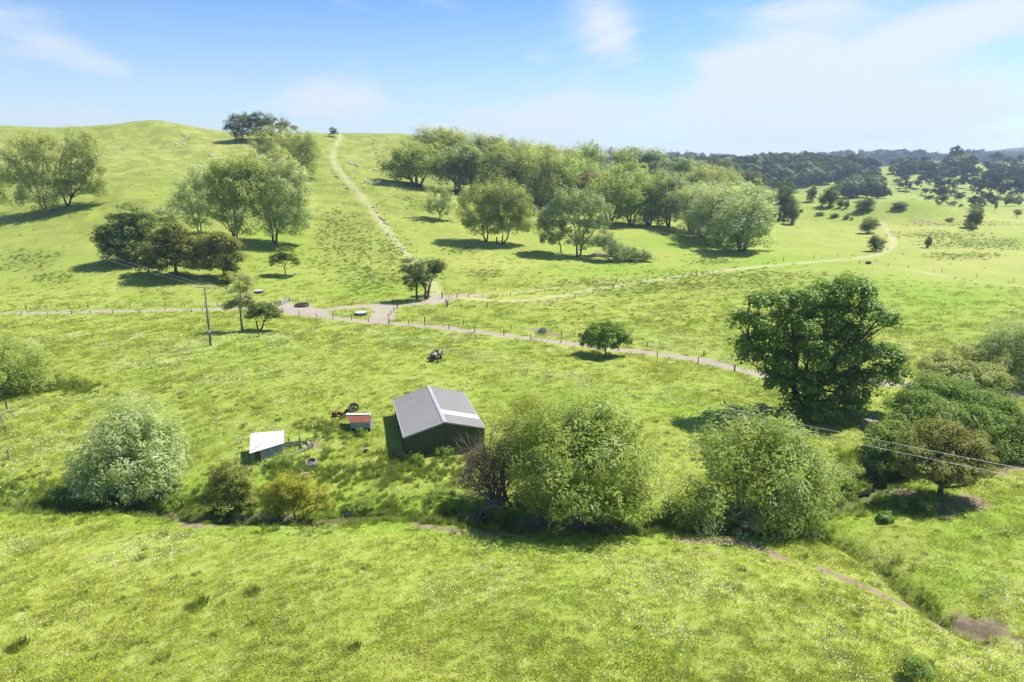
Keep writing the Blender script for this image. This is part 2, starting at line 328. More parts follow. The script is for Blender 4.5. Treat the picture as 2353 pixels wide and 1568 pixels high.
class MB:
    """collects shapes with mixed faces"""
    def __init__(s): s.v = []; s.f = []; s.m = []
    def add(s, vs, fs, m=0):
        o = len(s.v); s.v += [tuple(map(float, v)) for v in vs]; s.f += [tuple(i + o for i in f) for f in fs]; s.m += [m] * len(fs)
        return s
    def box(s, c, d, rz=0, m=0, top=1.0):
        hx, hy, hz = d[0] / 2, d[1] / 2, d[2] / 2; co, si = math.cos(rz), math.sin(rz); vs = []
        for z, k in ((-hz, 1), (hz, top)):
            for x, y in ((-hx, -hy), (hx, -hy), (hx, hy), (-hx, hy)):
                x *= k; y *= k; vs.append((c[0] + x * co - y * si, c[1] + x * si + y * co, c[2] + z))
        return s.add(vs, [(3, 2, 1, 0), (4, 5, 6, 7), (0, 1, 5, 4), (1, 2, 6, 5), (2, 3, 7, 6), (3, 0, 4, 7)], m)
    def bar(s, a, b, w, h, m=0):
        a = np.array(a, float); b = np.array(b, float); t = b - a; L = np.linalg.norm(t); t /= L
        up = np.array([0, 0, 1.]) if abs(t[2]) < .95 else np.array([0, 1., 0]); x = np.cross(t, up); x /= np.linalg.norm(x); y = np.cross(x, t)
        vs = [p + x * sx * w / 2 + y * sy * h / 2 for p in (a, b) for sx, sy in ((-1, -1), (1, -1), (1, 1), (-1, 1))]
        return s.add(vs, [(0, 1, 2, 3), (7, 6, 5, 4), (0, 4, 5, 1), (1, 5, 6, 2), (2, 6, 7, 3), (3, 7, 4, 0)], m)
    def tube(s, pts, rads, k=6, m=0, cap=True):
        pts = [np.array(p, float) for p in pts]
        if not hasattr(rads, '__len__'): rads = [rads] * len(pts)
        vs = []; fs = []; pv = None
        for i, p in enumerate(pts):
            t = pts[min(i + 1, len(pts) - 1)] - pts[max(i - 1, 0)]; t = t / (np.linalg.norm(t) + 1e-9)
            if pv is None:
                a = np.array([1., 0, 0]) if abs(t[0]) < .8 else np.array([0, 1., 0]); pv = np.cross(t, a)
            x = pv - t * (pv @ t); x /= np.linalg.norm(x) + 1e-9; pv = x; y = np.cross(t, x)
            for j in range(k):
                an = 2 * math.pi * j / k; vs.append(p + (x * math.cos(an) + y * math.sin(an)) * rads[i])
        for i in range(len(pts) - 1):
            for j in range(k):
                fs.append((i * k + j, i * k + (j + 1) % k, (i + 1) * k + (j + 1) % k, (i + 1) * k + j))
        if cap: fs.append(tuple(range(k - 1, -1, -1))); fs.append(tuple((len(pts) - 1) * k + j for j in range(k)))
        return s.add(vs, fs, m)
    def lathe(s, prof, c=(0, 0, 0), k=24, axis='z', m=0):
        vs = []; fs = []
        for r, h in prof:
            for j in range(k):
                a = 2 * math.pi * j / k; p = (r * math.cos(a), r * math.sin(a), h)
                if axis == 'x': p = (p[2], p[0], p[1])
                vs.append((p[0] + c[0], p[1] + c[1], p[2] + c[2]))
        for i in range(len(prof) - 1):
            for j in range(k): fs.append((i * k + j, i * k + (j + 1) % k, (i + 1) * k + (j + 1) % k, (i + 1) * k + j))
        return s.add(vs, fs, m)
    def build(s, name, mat, parent=None, smooth=False, loc=None):
        me = bpy.data.meshes.new(name); me.from_pydata(s.v, [], s.f)
        for mm in (mat if isinstance(mat, (list, tuple)) else [mat]): me.materials.append(mm)
        if any(s.m): me.polygons.foreach_set('material_index', s.m)
        if smooth: me.polygons.foreach_set('use_smooth', [True] * len(s.f))
        me.update(); o = bpy.data.objects.new(name, me); link(o, parent)
        if loc is not None: o.location = tuple(float(c) for c in loc)
        return o

# ------------------------------------------------------------------ materials
def new_mat(name):
    m = bpy.data.materials.new(name); m.use_nodes = True; m.node_tree.nodes.clear(); return m, m.node_tree
def noise(nt, vec, scale, detail=3, rough=.55):
    n_ = N(nt, 'ShaderNodeTexNoise'); n_.inputs['Scale'].default_value = scale; n_.inputs['Detail'].default_value = detail; n_.inputs['Roughness'].default_value = rough
    if vec is not None: nt.links.new(vec, n_.inputs['Vector'])
    return n_.outputs[0]
def mr(nt, src, a, b, c=0.0, d=1.0):
    n_ = N(nt, 'ShaderNodeMapRange'); n_.inputs[1].default_value = a; n_.inputs[2].default_value = b; n_.inputs[3].default_value = c; n_.inputs[4].default_value = d
    nt.links.new(src, n_.inputs[0]); return n_.outputs[0]
def mixc(nt, f, a, b, bt='MIX'):
    n_ = N(nt, 'ShaderNodeMix', data_type='RGBA', blend_type=bt)
    for s_, i in ((f, 0), (a, 6), (b, 7)):
        if isinstance(s_, (int, float)): n_.inputs[i].default_value = s_
        elif isinstance(s_, tuple): n_.inputs[i].default_value = s_ if len(s_) == 4 else (*s_, 1)
        else: nt.links.new(s_, n_.inputs[i])
    return n_.outputs[2]
def math_(nt, op, a, b=None):
    n_ = N(nt, 'ShaderNodeMath', operation=op)
    for i, s_ in enumerate((a, b)):
        if s_ is None: continue
        if isinstance(s_, (int, float)): n_.inputs[i].default_value = s_
        else: nt.links.new(s_, n_.inputs[i])
    return n_.outputs[0]
YG, GR, OL, LT = (0.300, 0.338, 0.062), (0.240, 0.305, 0.046), (0.228, 0.252, 0.058), (0.375, 0.378, 0.135)
gt = bpy.data.node_groups.new('grass_tone', 'ShaderNodeTree'); gt.interface.new_socket('Color', in_out='OUTPUT', socket_type='NodeSocketColor')
gt.interface.new_socket('Lush', in_out='INPUT', socket_type='NodeSocketFloat'); gt.interface.new_socket('Yellow', in_out='INPUT', socket_type='NodeSocketFloat')
gi = N(gt, 'NodeGroupInput'); go = N(gt, 'NodeGroupOutput'); gp = N(gt, 'ShaderNodeNewGeometry').outputs['Position']
c1 = mixc(gt, mr(gt, noise(gt, gp, .035, 5, .6), .40, .60), YG, GR)
c1 = mixc(gt, mr(gt, noise(gt, gp, .09, 6, .72), .48, .62, 0, .55), c1, (.215, .245, .046))
c1 = mixc(gt, mr(gt, noise(gt, gp, .13, 6, .72), .38, .30, 0, .7), c1, (.365, .370, .105))
c1 = mixc(gt, mr(gt, noise(gt, gp, .30, 6, .75), .50, .64, 0, .55), c1, OL)
c1 = mixc(gt, mr(gt, noise(gt, gp, .8, 4, .65), .50, .70, 0, .55), c1, LT)
c1 = mixc(gt, mr(gt, noise(gt, gp, 2.2, 4, .7), .54, .70, 0, .4), c1, (.19, .255, .034))
c1 = mixc(gt, math_(gt, 'MULTIPLY', gi.outputs[0], .75), c1, (0.170, 0.300, 0.018)); c1 = mixc(gt, math_(gt, 'MULTIPLY', gi.outputs[1], .6), c1, (0.390, 0.365, 0.110))
c1 = mixc(gt, mr(gt, noise(gt, gp, .55, 6, .8), .56, .68, 0, .45), c1, (.17, .225, .034))
gt.links.new(c1, go.inputs[0])
def attr(nt, nm): a = N(nt, 'ShaderNodeAttribute'); a.attribute_name = nm; return a.outputs['Fac']
M_ground, nt = new_mat('ground_cover')
out = N(nt, 'ShaderNodeOutputMaterial'); bs = N(nt, 'ShaderNodeBsdfPrincipled'); bs.inputs['Roughness'].default_value = .9; bs.inputs['Specular IOR Level'].default_value = .12
g = N(nt, 'ShaderNodeGroup'); g.node_tree = gt; nt.links.new(attr(nt, 'lush'), g.inputs[0]); nt.links.new(attr(nt, 'yel'), g.inputs[1])
pos = N(nt, 'ShaderNodeNewGeometry').outputs['Position']
fine = noise(nt, pos, 7, 4, .7); fm = noise(nt, pos, 1.3, 5, .7)
col = mixc(nt, mr(nt, fine, .35, .62, .3, 0), g.outputs[0], (.17, .23, .030))
col = mixc(nt, mr(nt, noise(nt, pos, .5, 5, .75), .56, .72, 0, .5), col, (.20, .25, .03))
hm = math_(nt, 'MULTIPLY', attr(nt, 'hillm'), mr(nt, noise(nt, pos, .11, 8, .78), .44, .56, 0, .9))
col = mixc(nt, hm, col, (.190, .215, .040))
hm = math_(nt, 'MULTIPLY', attr(nt, 'hillm'), mr(nt, noise(nt, pos, .28, 8, .8), .54, .64, 0, .8))
col = mixc(nt, hm, col, (.125, .150, .030))
rn = math_(nt, 'MULTIPLY', attr(nt, 'rush'), mr(nt, noise(nt, pos, .9, 5, .75), .38, .58))
col = mixc(nt, math_(nt, 'MULTIPLY', rn, .5), col, (.105, .118, .030))
col = mixc(nt, attr(nt, 'dry'), col, (.39, .37, .18))
soilc = mixc(nt, mr(nt, fm, .35, .65), (.27, .20, .135), (.17, .125, .085))
sn = math_(nt, 'MULTIPLY', attr(nt, 'soil'), mr(nt, noise(nt, pos, 3.0, 4, .7), .32, .5, .35, 1))
col = mixc(nt, sn, col, soilc)
grc = mixc(nt, mr(nt, fm, .35, .65), (.36, .31, .235), (.29, .245, .18))
grc = mixc(nt, mr(nt, noise(nt, pos, 5, 4, .7), .5, .7, 0, .5), grc, (.40, .37, .31))
col = mixc(nt, attr(nt, 'gravel'), col, grc)
col = mixc(nt, math_(nt, 'MULTIPLY', attr(nt, 'damp'), .8), col, (.035, .050, .012))
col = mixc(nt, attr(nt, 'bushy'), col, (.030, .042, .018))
bp = N(nt, 'ShaderNodeBump'); bp.inputs['Strength'].default_value = .3; bp.inputs['Distance'].default_value = .30
hgt = math_(nt, 'ADD', math_(nt, 'MULTIPLY', fm, 1.4), math_(nt, 'MULTIPLY', fine, .5))
nt.links.new(hgt, bp.inputs['Height']); nt.links.new(bp.outputs[0], bs.inputs['Normal'])
nt.links.new(col, bs.inputs['Base Color']); nt.links.new(bs.outputs[0], out.inputs[0])

def leaf_mat(name, dark, light, back=None, trans=.48, spec=.10, rough=.6):
    m, nt = new_mat(name); out = N(nt, 'ShaderNodeOutputMaterial')
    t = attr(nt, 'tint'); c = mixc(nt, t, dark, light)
    oi = N(nt, 'ShaderNodeObjectInfo'); c = mixc(nt, mr(nt, oi.outputs['Random'], 0, 1, 0, .28), c, tuple(x * f for x, f in zip(light, (1.15, .95, .9))))
    if back:
        geo = N(nt, 'ShaderNodeNewGeometry'); c = mixc(nt, math_(nt, 'MULTIPLY', geo.outputs['Backfacing'], .8), c, back)
    bs = N(nt, 'ShaderNodeBsdfPrincipled'); bs.inputs['Roughness'].default_value = rough; bs.inputs['Specular IOR Level'].default_value = spec
    nt.links.new(c, bs.inputs['Base Color']); tr = N(nt, 'ShaderNodeBsdfTranslucent')
    nt.links.new(mixc(nt, 1.0, c, (1.15, 1.15, .55), 'MULTIPLY'), tr.inputs[0])
    ms = N(nt, 'ShaderNodeMixShader'); ms.inputs[0].default_value = trans
    nt.links.new(bs.outputs[0], ms.inputs[1]); nt.links.new(tr.outputs[0], ms.inputs[2]); nt.links.new(ms.outputs[0], out.inputs[0])
    return m
L = {
 'willow': leaf_mat('willow_leaf', (.18,.25,.045), (.42,.51,.12), (.50,.57,.31)),
 'willow_y': leaf_mat('young_willow_leaf', (.24,.28,.04), (.47,.50,.10), (.46,.5,.24)),
 'willow_o': leaf_mat('olive_willow_leaf', (.25,.295,.06), (.48,.52,.15), (.50,.54,.29)),
 'silver': leaf_mat('silver_willow_leaf', (.24,.315,.09), (.50,.58,.26), (.58,.63,.46)),
 'poplar': leaf_mat('poplar_leaf', (.20,.265,.085), (.38,.46,.19), (.50,.56,.40)),
 'oak': leaf_mat('broad_leaf', (.075,.16,.018), (.22,.36,.035), None, .38, .18, .45),
 'mid': leaf_mat('scrub_leaf', (.12,.20,.035), (.30,.41,.075), (.38,.46,.18)),
 'totara': leaf_mat('totara_leaf', (.055,.095,.024), (.15,.22,.042), None, .15),
 'totara_o': leaf_mat('olive_totara_leaf', (.105,.12,.022), (.27,.29,.055), None, .2),
 'totara_y': leaf_mat('golden_totara_leaf', (.16,.19,.02), (.42,.43,.05), None, .25),
 'dome': leaf_mat('dome_leaf', (.24,.30,.06), (.50,.54,.18), (.5,.54,.28)),
 'far': leaf_mat('far_bush_leaf', (0.030, 0.047, 0.016), (0.075, 0.101, 0.030), None, .12, .03, .9),
 'farlight': leaf_mat('far_pale_leaf', (0.115, 0.166, 0.041), (0.229, 0.303, 0.076), None, .2),
 'brown': leaf_mat('dying_leaf', (.15,.115,.05), (.30,.235,.10), None, .2),
 'pale': leaf_mat('thin_pale_leaf', (.26,.28,.09), (.42,.45,.17), None, .3),
}
def simple(name, c, rough=.7, metal=0.0, c2=None, sc=3.0, spec=.3, bump=0.0, lo=.4, hi=.6):
    m, nt = new_mat(name); out = N(nt, 'ShaderNodeOutputMaterial'); bs = N(nt, 'ShaderNodeBsdfPrincipled')
    bs.inputs['Roughness'].default_value = rough; bs.inputs['Metallic'].default_value = metal; bs.inputs['Specular IOR Level'].default_value = spec
    tcn = N(nt, 'ShaderNodeTexCoord').outputs['Object']; nn = noise(nt, tcn, sc, 5, .65)
    nt.links.new(mixc(nt, mr(nt, nn, lo, hi), c, c2 or tuple(x * .8 for x in c)), bs.inputs['Base Color'])
    if bump:
        b = N(nt, 'ShaderNodeBump'); b.inputs['Strength'].default_value = bump; b.inputs['Distance'].default_value = .05; nt.links.new(nn, b.inputs['Height']); nt.links.new(b.outputs[0], bs.inputs['Normal'])
    nt.links.new(bs.outputs[0], out.inputs[0]); return m
M = {
 'bark': simple('bark', (.105, .085, .062), .9, c2=(.050, .040, .030), sc=4, bump=.6),
 'bark_pale': simple('pale_bark', (.34, .31, .26), .85, c2=(.20, .18, .15), sc=3, bump=.4),
 'deadwood': simple('dead_wood', (.40, .35, .30), .85, c2=(.24, .20, .17), sc=3, bump=.3),
 'twig': simple('bare_twig', (.20, .155, .115), .85, c2=(.13, .10, .075), sc=3),
 'post': simple('weathered_post', (.075, .058, .045), .9, c2=(.15, .125, .10), sc=5),
 'post_pale': simple('pale_timber', (.42, .37, .31), .85, c2=(.26, .22, .18), sc=4),
 'pole': simple('power_pole_timber', (.24, .19, .145), .85, c2=(.13, .10, .08), sc=2),
 'galv': simple('galvanised_steel', (.46, .47, .47), .45, .5, c2=(.36, .37, .38), sc=3),
 'white_ins': simple('insulator_glaze', (.75, .75, .73), .3),
 'wire': simple('power_wire', (.62, .62, .60), .4, .4),
 'fwire': simple('fence_wire', (.22, .21, .20), .5, .5),
 'roof_grey': simple('shed_roof_steel', (.285, .275, .25), .5, .0, c2=(.265, .255, .232), sc=.6, spec=.4),
 'wall_green': simple('shed_wall_steel', (.095, .108, .056), .7, .0, c2=(.078, .092, .046), sc=.7, spec=.15),
 'skylight': simple('clear_roof_sheet', (.60, .61, .60), .35, c2=(.56, .57, .56)),
 'flash': simple('flashing_steel', (.46, .45, .42), .4, .2),
 'dark': simple('near_black', (.015, .015, .014), .9),
 'sheet_white': simple('white_painted_iron', (.80, .80, .78), .5, c2=(.76, .765, .75), sc=.8),
 'iron_blue': simple('grey_blue_iron', (.33, .38, .41), .5, .2, c2=(.24, .28, .30), sc=1.5),
 'rust': simple('rusty_iron', (.27, .095, .055), .85, c2=(.19, .07, .042), sc=2.5),
 'concrete': simple('weathered_concrete', (.33, .30, .27), .9, c2=(.20, .185, .165), sc=3, bump=.3),
 'conc_dark': simple('mossy_concrete', (.12, .115, .10), .9, c2=(.075, .08, .06), sc=3, bump=.3),
 'lid': simple('pale_lid', (.42, .44, .43), .7, c2=(.34, .36, .35)),
 'rubber': simple('old_rubber', (.022, .022, .022), .85, c2=(.05, .05, .045), sc=6),
 'tractor_pink': simple('faded_red_paint', (.46, .32, .26), .6, c2=(.30, .24, .20), sc=4),
 'iron_dark': simple('oily_iron', (.055, .048, .042), .6, .4, c2=(.10, .08, .065), sc=7),
 'wool': simple('sheep_wool', (.82, .80, .73), .95, c2=(.62, .58, .49), sc=8),
 'sheepface': simple('sheep_face', (.60, .56, .48), .9),
 'rock': simple('field_rock', (.30, .27, .235), .9, c2=(.16, .145, .12), sc=2, bump=.5),
 'trough_water': simple('trough_water', (.02, .026, .016), .08, spec=.6),
}
# roof of the white lean-to: white paint broken by streaks of rust
m, nt = new_mat('white_iron_with_rust'); out = N(nt, 'ShaderNodeOutputMaterial'); bs = N(nt, 'ShaderNodeBsdfPrincipled'); bs.inputs['Roughness'].default_value = .5
at_ = attr(nt, 'rust'); oc = N(nt, 'ShaderNodeTexCoord').outputs['Object']; rr_ = math_(nt, 'MULTIPLY', at_, mr(nt, noise(nt, oc, 4, 4, .7), .40, .52))
nt.links.new(mixc(nt, rr_, (.80, .80, .785), (.34, .10, .045)), bs.inputs['Base Color']); nt.links.new(bs.outputs[0], out.inputs[0]); M['white_rust'] = m
m, nt = new_mat('creek_water'); out = N(nt, 'ShaderNodeOutputMaterial'); bs = N(nt, 'ShaderNodeBsdfPrincipled')
bs.inputs['Base Color'].default_value = (.012, .016, .012, 1); bs.inputs['Roughness'].default_value = .07; bs.inputs['Specular IOR Level'].default_value = .8
b = N(nt, 'ShaderNodeBump'); b.inputs['Strength'].default_value = .15; nt.links.new(noise(nt, N(nt, 'ShaderNodeNewGeometry').outputs['Position'], 5), b.inputs['Height']); nt.links.new(b.outputs[0], bs.inputs['Normal'])
nt.links.new(bs.outputs[0], out.inputs[0]); M['water'] = m

# ------------------------------------------------------------------ ground sheet, split into pasture, gravel track and trodden trail along its own edges
nr, ntth = GX.shape
V = np.stack([GX, GY, GZ], -1).reshape(-1, 3)
idx = np.arange(nr * ntth).reshape(nr, ntth)
F = np.stack([idx[:-1, :-1], idx[:-1, 1:], idx[1:, 1:], idx[1:, :-1]], -1).reshape(-1, 4)[:, ::-1]
AT = dict(soil=soil, gravel=gravel, rush=rush, dry=np.clip(dry, 0, 1), yel=yel, lush=lush, damp=damp, bushy=bushy, hillm=hillm)
fg = gravel.ravel()[F].mean(1); fs_ = soil.ravel()[F].mean(1); ft = (dry.ravel()[F].mean(1) > .45) & (fg <= .5)
part = np.zeros(len(F), int); part[fs_ > .5] = 2; part[ft] = 3; part[fg > .5] = 1
for k, nm in ((0, 'pasture'), (1, 'farm_track'), (2, 'trodden_path'), (3, 'grass_track')):
    Fk = F[part == k]; used, inv = np.unique(Fk, return_inverse=True); Fk = inv.reshape(Fk.shape)
    me = mesh_np(nm, V[used], Fk, [M_ground], {a: v.ravel()[used] for a, v in AT.items()}, smooth=True)
    o = link(bpy.data.objects.new(nm, me)); o['kind'] = 'structure'
# plug the small hole under the camera
c = MB(); ring = [V[idx[0, j]] for j in range(0, ntth, 8)]; c.add([(0, 0, float(GZ[0].mean()))] + ring, [(0, (i + 1) % len(ring) + 1, i + 1) for i in range(len(ring))])
o = c.build('pasture', M_ground); o['kind'] = 'structure'
# creek water
w = MB()
for seg_px in ([(262,1134),(275,1138),(290,1143),(302,1147)], [(1094,1172),(1102,1180),(1110,1190),(1114,1198)], [(1972,1140),(1985,1132),(2000,1122),(2012,1112)], [(785,1178),(800,1180),(815,1179)], [(1700,1196),(1740,1194),(1770,1190)]):
    cpts = wpoly(seg_px); z0 = float(np.mean([gz(p[0], p[1]) for p in cpts])) + .10; vs = []
    for i, p in enumerate(cpts):
        q0, q1 = cpts[max(i - 1, 0)], cpts[min(i + 1, len(cpts) - 1)]; t = np.array([q1[0] - q0[0], q1[1] - q0[1]]); t /= np.linalg.norm(t); nrm = np.array([-t[1], t[0]])
        hw = .12 + .42 * math.sin(math.pi * (i + .6) / (len(cpts) + .2)) * (1 + .3 * math.sin(i * 1.7))
        for s_ in (-1, 1): vs.append((p[0] + nrm[0] * s_ * hw, p[1] + nrm[1] * s_ * hw, z0))
    w.add(vs, [(2 * i, 2 * i + 1, 2 * i + 3, 2 * i + 2) for i in range(len(cpts) - 1)])
o = w.build('creek', M['water']); o['kind'] = 'structure'

# ------------------------------------------------------------------ trees
def unit(a): return a / (np.linalg.norm(a, axis=-1, keepdims=True) + 1e-9)
def leaves(rg, C, Nrm, T, Ln, Wd, tint):
    """leaf sprays: one rhombic blade each. C centres, Nrm facing, T long axis"""
    Nrm = unit(Nrm); T = unit(T - Nrm * (T * Nrm).sum(-1, keepdims=True)); Sx = np.cross(Nrm, T)
    k = rg.uniform(.7, 1.3, (len(C), 1)); a = T * Ln * .5 * k; b = Sx * Wd * .5 * k
    V = np.stack([C - a, C - b - a * .15, C + a, C + b - a * .15], 1).reshape(-1, 3)
    F = np.arange(len(C) * 4).reshape(-1, 4)
    return V, F, np.repeat(tint, 4)
def crown(rg, lobes, nleaf, rc=.9, flat=1.0, stretch=1.0, Ln=.3, Wd=.12, up=.5, out_w=.9, shell=.62, wind=(0, 0, 0), rand=.8, per=120, lk=1.0, low=-.3, flip=.16):
    """lobes: (x,y,z,rx,ry,rz[,density]). Leaves gather in sprays, sprays over the outside of each lobe."""
    lobes = [tuple(l) + ((1,) if len(l) == 6 else ()) for l in lobes]
    w = np.array([(l[3] * l[5] + l[4] * l[5] + l[3] * l[4]) * l[6] for l in lobes]); w /= w.sum()
    Vs, Ts = [], []; cc = []
    for l, wi in zip(lobes, w):
        nc = max(3, int(nleaf * wi / per)); d = unit(rg.normal(size=(nc, 3))); d[:, 2] = np.where(d[:, 2] < low, -d[:, 2] * .8, d[:, 2]); d = unit(d)
        rr = rg.uniform(shell, 1.02, (nc, 1)) ** .7; c = np.array(l[:3]) + d * rr * np.array(l[3:6]); on = unit(d / np.array(l[3:6]))
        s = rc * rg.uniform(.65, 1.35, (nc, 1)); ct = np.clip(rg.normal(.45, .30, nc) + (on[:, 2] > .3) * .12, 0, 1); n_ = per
        e = unit(rg.normal(size=(nc, n_, 3))); q = e * rg.uniform(.45, 1, (nc, n_, 1)) ** .5
        ax = unit(on + np.array([0, 0, up]) + np.array(wind))[:, None]
        al = (q * ax).sum(-1, keepdims=True); q = q + ax * al * (stretch - 1)
        q[..., 2] *= flat
        pos = c[:, None] + q * s[:, None]
        nrm = on[:, None] * out_w * .75 + e * out_w * .65 + rg.normal(size=e.shape) * rand * .38 + np.array([0, 0, .95])
        turned = (rg.random((nc, 1, 1)) < flip) & (rg.random(e.shape[:2] + (1,)) < .75); nrm = np.where(turned, -nrm, nrm)
        td = ax * 1.0 + e * .5 + rg.normal(size=e.shape) * .3
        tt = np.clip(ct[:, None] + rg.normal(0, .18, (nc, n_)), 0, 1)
        Vs.append((pos.reshape(-1, 3), nrm.reshape(-1, 3), td.reshape(-1, 3))); Ts.append(tt.ravel()); cc.append(c)
    C = np.concatenate([v[0] for v in Vs]); Nn = np.concatenate([v[1] for v in Vs]); T = np.concatenate([v[2] for v in Vs])
    return leaves(rg, C, Nn, T, Ln, Wd, np.concatenate(Ts)), cc
def limb(mb, rg, a, b, ra, rb, k=6, bend=.12, seg=5):
    a = np.array(a, float); b = np.array(b, float); Ld = np.linalg.norm(b - a); off = rg.normal(size=3) * Ld * bend
    pts = []; rs = []
    for i in range(seg + 1):
        t = i / seg; p = a + (b - a) * t; p = p + off * math.sin(math.pi * t) + np.array([0, 0, 1]) * Ld * .05 * math.sin(math.pi * t)
        pts.append(p); rs.append(ra + (rb - ra) * t ** .8)
    mb.tube(pts, rs, k=k); return pts
def wood(mb, rg, base_pts, lobes, cc, r0, nsub=5, fork=.25, bend=.12, twig_r=.03):
    """tapered trunks at the base points, limbs to the lobes, branches to the leaf sprays"""
    tops = []
    for bpnt in base_pts:
        bx, by, h, lean = bpnt; top = np.array([bx + lean[0], by + lean[1], h])
        base = np.array([bx, by, -.4]); rr = r0
        pts = [base, base + [0, 0, .55], base * .6 + top * .4 + rg.normal(size=3) * [.1, .1, 0] * h * .3, top]
        mb.tube(pts, [rr * 1.5, rr * 1.08, rr * .92, rr * .72], k=9); tops.append(top)
    for l, c in zip(lobes, cc):
        lc = np.array(l[:3]); tp = min(tops, key=lambda t: np.linalg.norm(t[:2] - lc[:2]))
        Lr = r0 * .5 * min(1, (l[3] / 2.5) ** .6)
        pts = limb(mb, rg, tp - [0, 0, rg.uniform(0, .2) * tp[2]], lc, Lr, Lr * .35, k=6, bend=bend)
        for j in rg.choice(len(c), min(nsub, len(c)), replace=False):
            s_ = pts[rg.integers(2, 6)]; limb(mb, rg, s_, c[j], Lr * .38, twig_r * .5, k=4, bend=.08, seg=3)
def auto_lobes(rg, H, W, D, zb, n=14, k=.32, top=1.0):
    cz = (zb + H) / 2; rz = (H - zb) / 2; out = []
    for i in range(n):
        d = unit(rg.normal(size=3)); d[2] = d[2] * 1.0 - .05; d = unit(d); r = rg.uniform(.5, .72)
        kk = k * rg.uniform(.8, 1.25)
        out.append((d[0] * W / 2 * r, d[1] * D / 2 * r, cz + d[2] * rz * r, W / 2 * kk * 1.35, D / 2 * kk * 1.35, rz * kk * 1.45))
    out.append((0, 0, cz, W * .26, D * .26, rz * .62)); return out
def tree_at(name, label, cat, u, v, lobes_px, leaf, nleaf, trunks=None, r0=.35, bark='bark', group=None, seed=1, depth_k=1.0, base=None, names=('trunk', 'crown'), wood_kw=None, extra=None, **kw):
    """a single tree; lobes given as (u, v, half width px, half height px, metres further from camera[, density])"""
    rg = np.random.default_rng(seed); b = P(u, v) if base is None else np.array(base, float)
    dcam = b[1] * cp - (b[2] - CAM_H) * sp; lob = []
    for l in lobes_px:
        d = ray(l[0], l[1]); Y = b[1] + l[4]; p = d * (Y / d[1]) + np.array([0, 0, CAM_H]) - b
        px = (Y * cp - (p[2] + b[2] - CAM_H) * sp) / FOC
        rx, rz_ = l[2] * px * kw.get('lk', 1.0), l[3] * px * (kw.get('lk', 1.0) * .6 + .4); lob.append((p[0], p[1], p[2], rx, (rx * .55 + rz_ * .45) * depth_k, rz_) + tuple(l[5:6]))
    root = empty(name, b); tag(root, label, cat, group)
    (Vv, Ff, Tt), cc = crown(rg, lob, nleaf, **kw)
    zmin = .25; 
    me = mesh_np(names[1], Vv, Ff, [L[leaf]], {'tint': Tt}); link(bpy.data.objects.new(names[1], me), root)
    mb = MB(); hgt = max(l[2] + l[5] for l in lob)
    tr = trunks or [(0, 0, .28 * hgt, (0, 0))]
    wood(mb, rg, tr, lob, cc, r0, **(wood_kw or {}))
    mb.build(names[0], M[bark], root, smooth=True)
    if extra: extra(root, rg, lob, b)
    return root, lob, b
def twigs(root, rg, starts, length, n, r, spread=.5, mat='twig', name='bare_branches', up=1.0, lean=(0, 0)):
    """leafless, forking branchwork"""
    mb = MB()
    def grow(p, d, Ln, r, depth):
        pts = [p]; q = np.array(p, float)
        for i in range(4): d = unit(d + rg.normal(size=3) * .16); q = q + d * Ln / 4; pts.append(q.copy())
        mb.tube(pts, np.linspace(r, r * .55, 5), k=4 if depth > 0 else 6, cap=False)
        if depth < 3:
            for _ in range(3 if depth < 2 else 4): grow(pts[rg.integers(2, 5)], unit(d + rg.normal(size=3) * spread), Ln * rg.uniform(.5, .75), r * .5, depth + 1)
    for s_ in starts:
        for _ in range(n): grow(np.array(s_, float), unit(np.array([lean[0], lean[1], up]) + rg.normal(size=3) * spread), length * rg.uniform(.8, 1.15), r, 0)
    return mb.build(name, M[mat], root, smooth=True)

WIL = dict(rc=1.05, stretch=2.1, flat=1.0, Ln=.44, Wd=.12, up=.7, wind=(.35, -.1, 0), per=110, shell=.74, low=-.8, lk=.97)
# --- centre: the great willow beside the shed, and its yellow and dying neighbours
tree_at('willow_tree', 'huge round willow in full leaf on the creek bank right of the grey shed', 'tree', 1360, 1195,
        [(1340,985,95,62,3),(1270,985,58,55,2),(1420,1000,62,58,2),(1300,1045,80,62,-1),(1390,1060,85,65,-1.5),(1450,1060,45,55,1),(1250,1090,60,55,0),(1310,1120,75,55,-2.5),(1400,1135,72,52,-2.5),(1455,1120,42,48,-.5),(1350,1045,100,90,2),(1265,1140,45,40,-1.5),(1330,1165,60,26,-3),(1420,1165,60,26,-3),(1475,1150,30,30,-1),(1370,965,50,42,1.5),(1220,1050,45,60,1)],
        'willow', 48000, trunks=[(-.6, 0, 1.6, (-.5, 0)), (.5, .3, 1.7, (.7, .2)), (0, .8, 1.7, (0, .6))], r0=.28, seed=3, **WIL)
tree_at('willow_tree', 'yellowish willow with thin upright branches between the shed and the huge round willow', 'tree', 1200, 1165,
        [(1200,975,45,55,3,.8),(1160,1000,38,52,2,.5),(1235,960,40,48,3,.9),(1175,1060,45,40,1,.35),(1215,1040,42,60,1,.7),(1215,1110,40,50,-1,.9),(1235,1145,32,30,-2,1)],
        'willow_y', 17000, trunks=[(-1.2, .4, 1.4, (-.5, 0)), (-.4, 0, 1.6, (-.2, 0)), (.5, .3, 1.5, (.4, .2)), (1, 0, 1.3, (.6, 0))], r0=.13, seed=4, wood_kw=dict(nsub=9, bend=.08), **{**WIL, 'rc': .7, 'Ln': .26, 'Wd': .08})
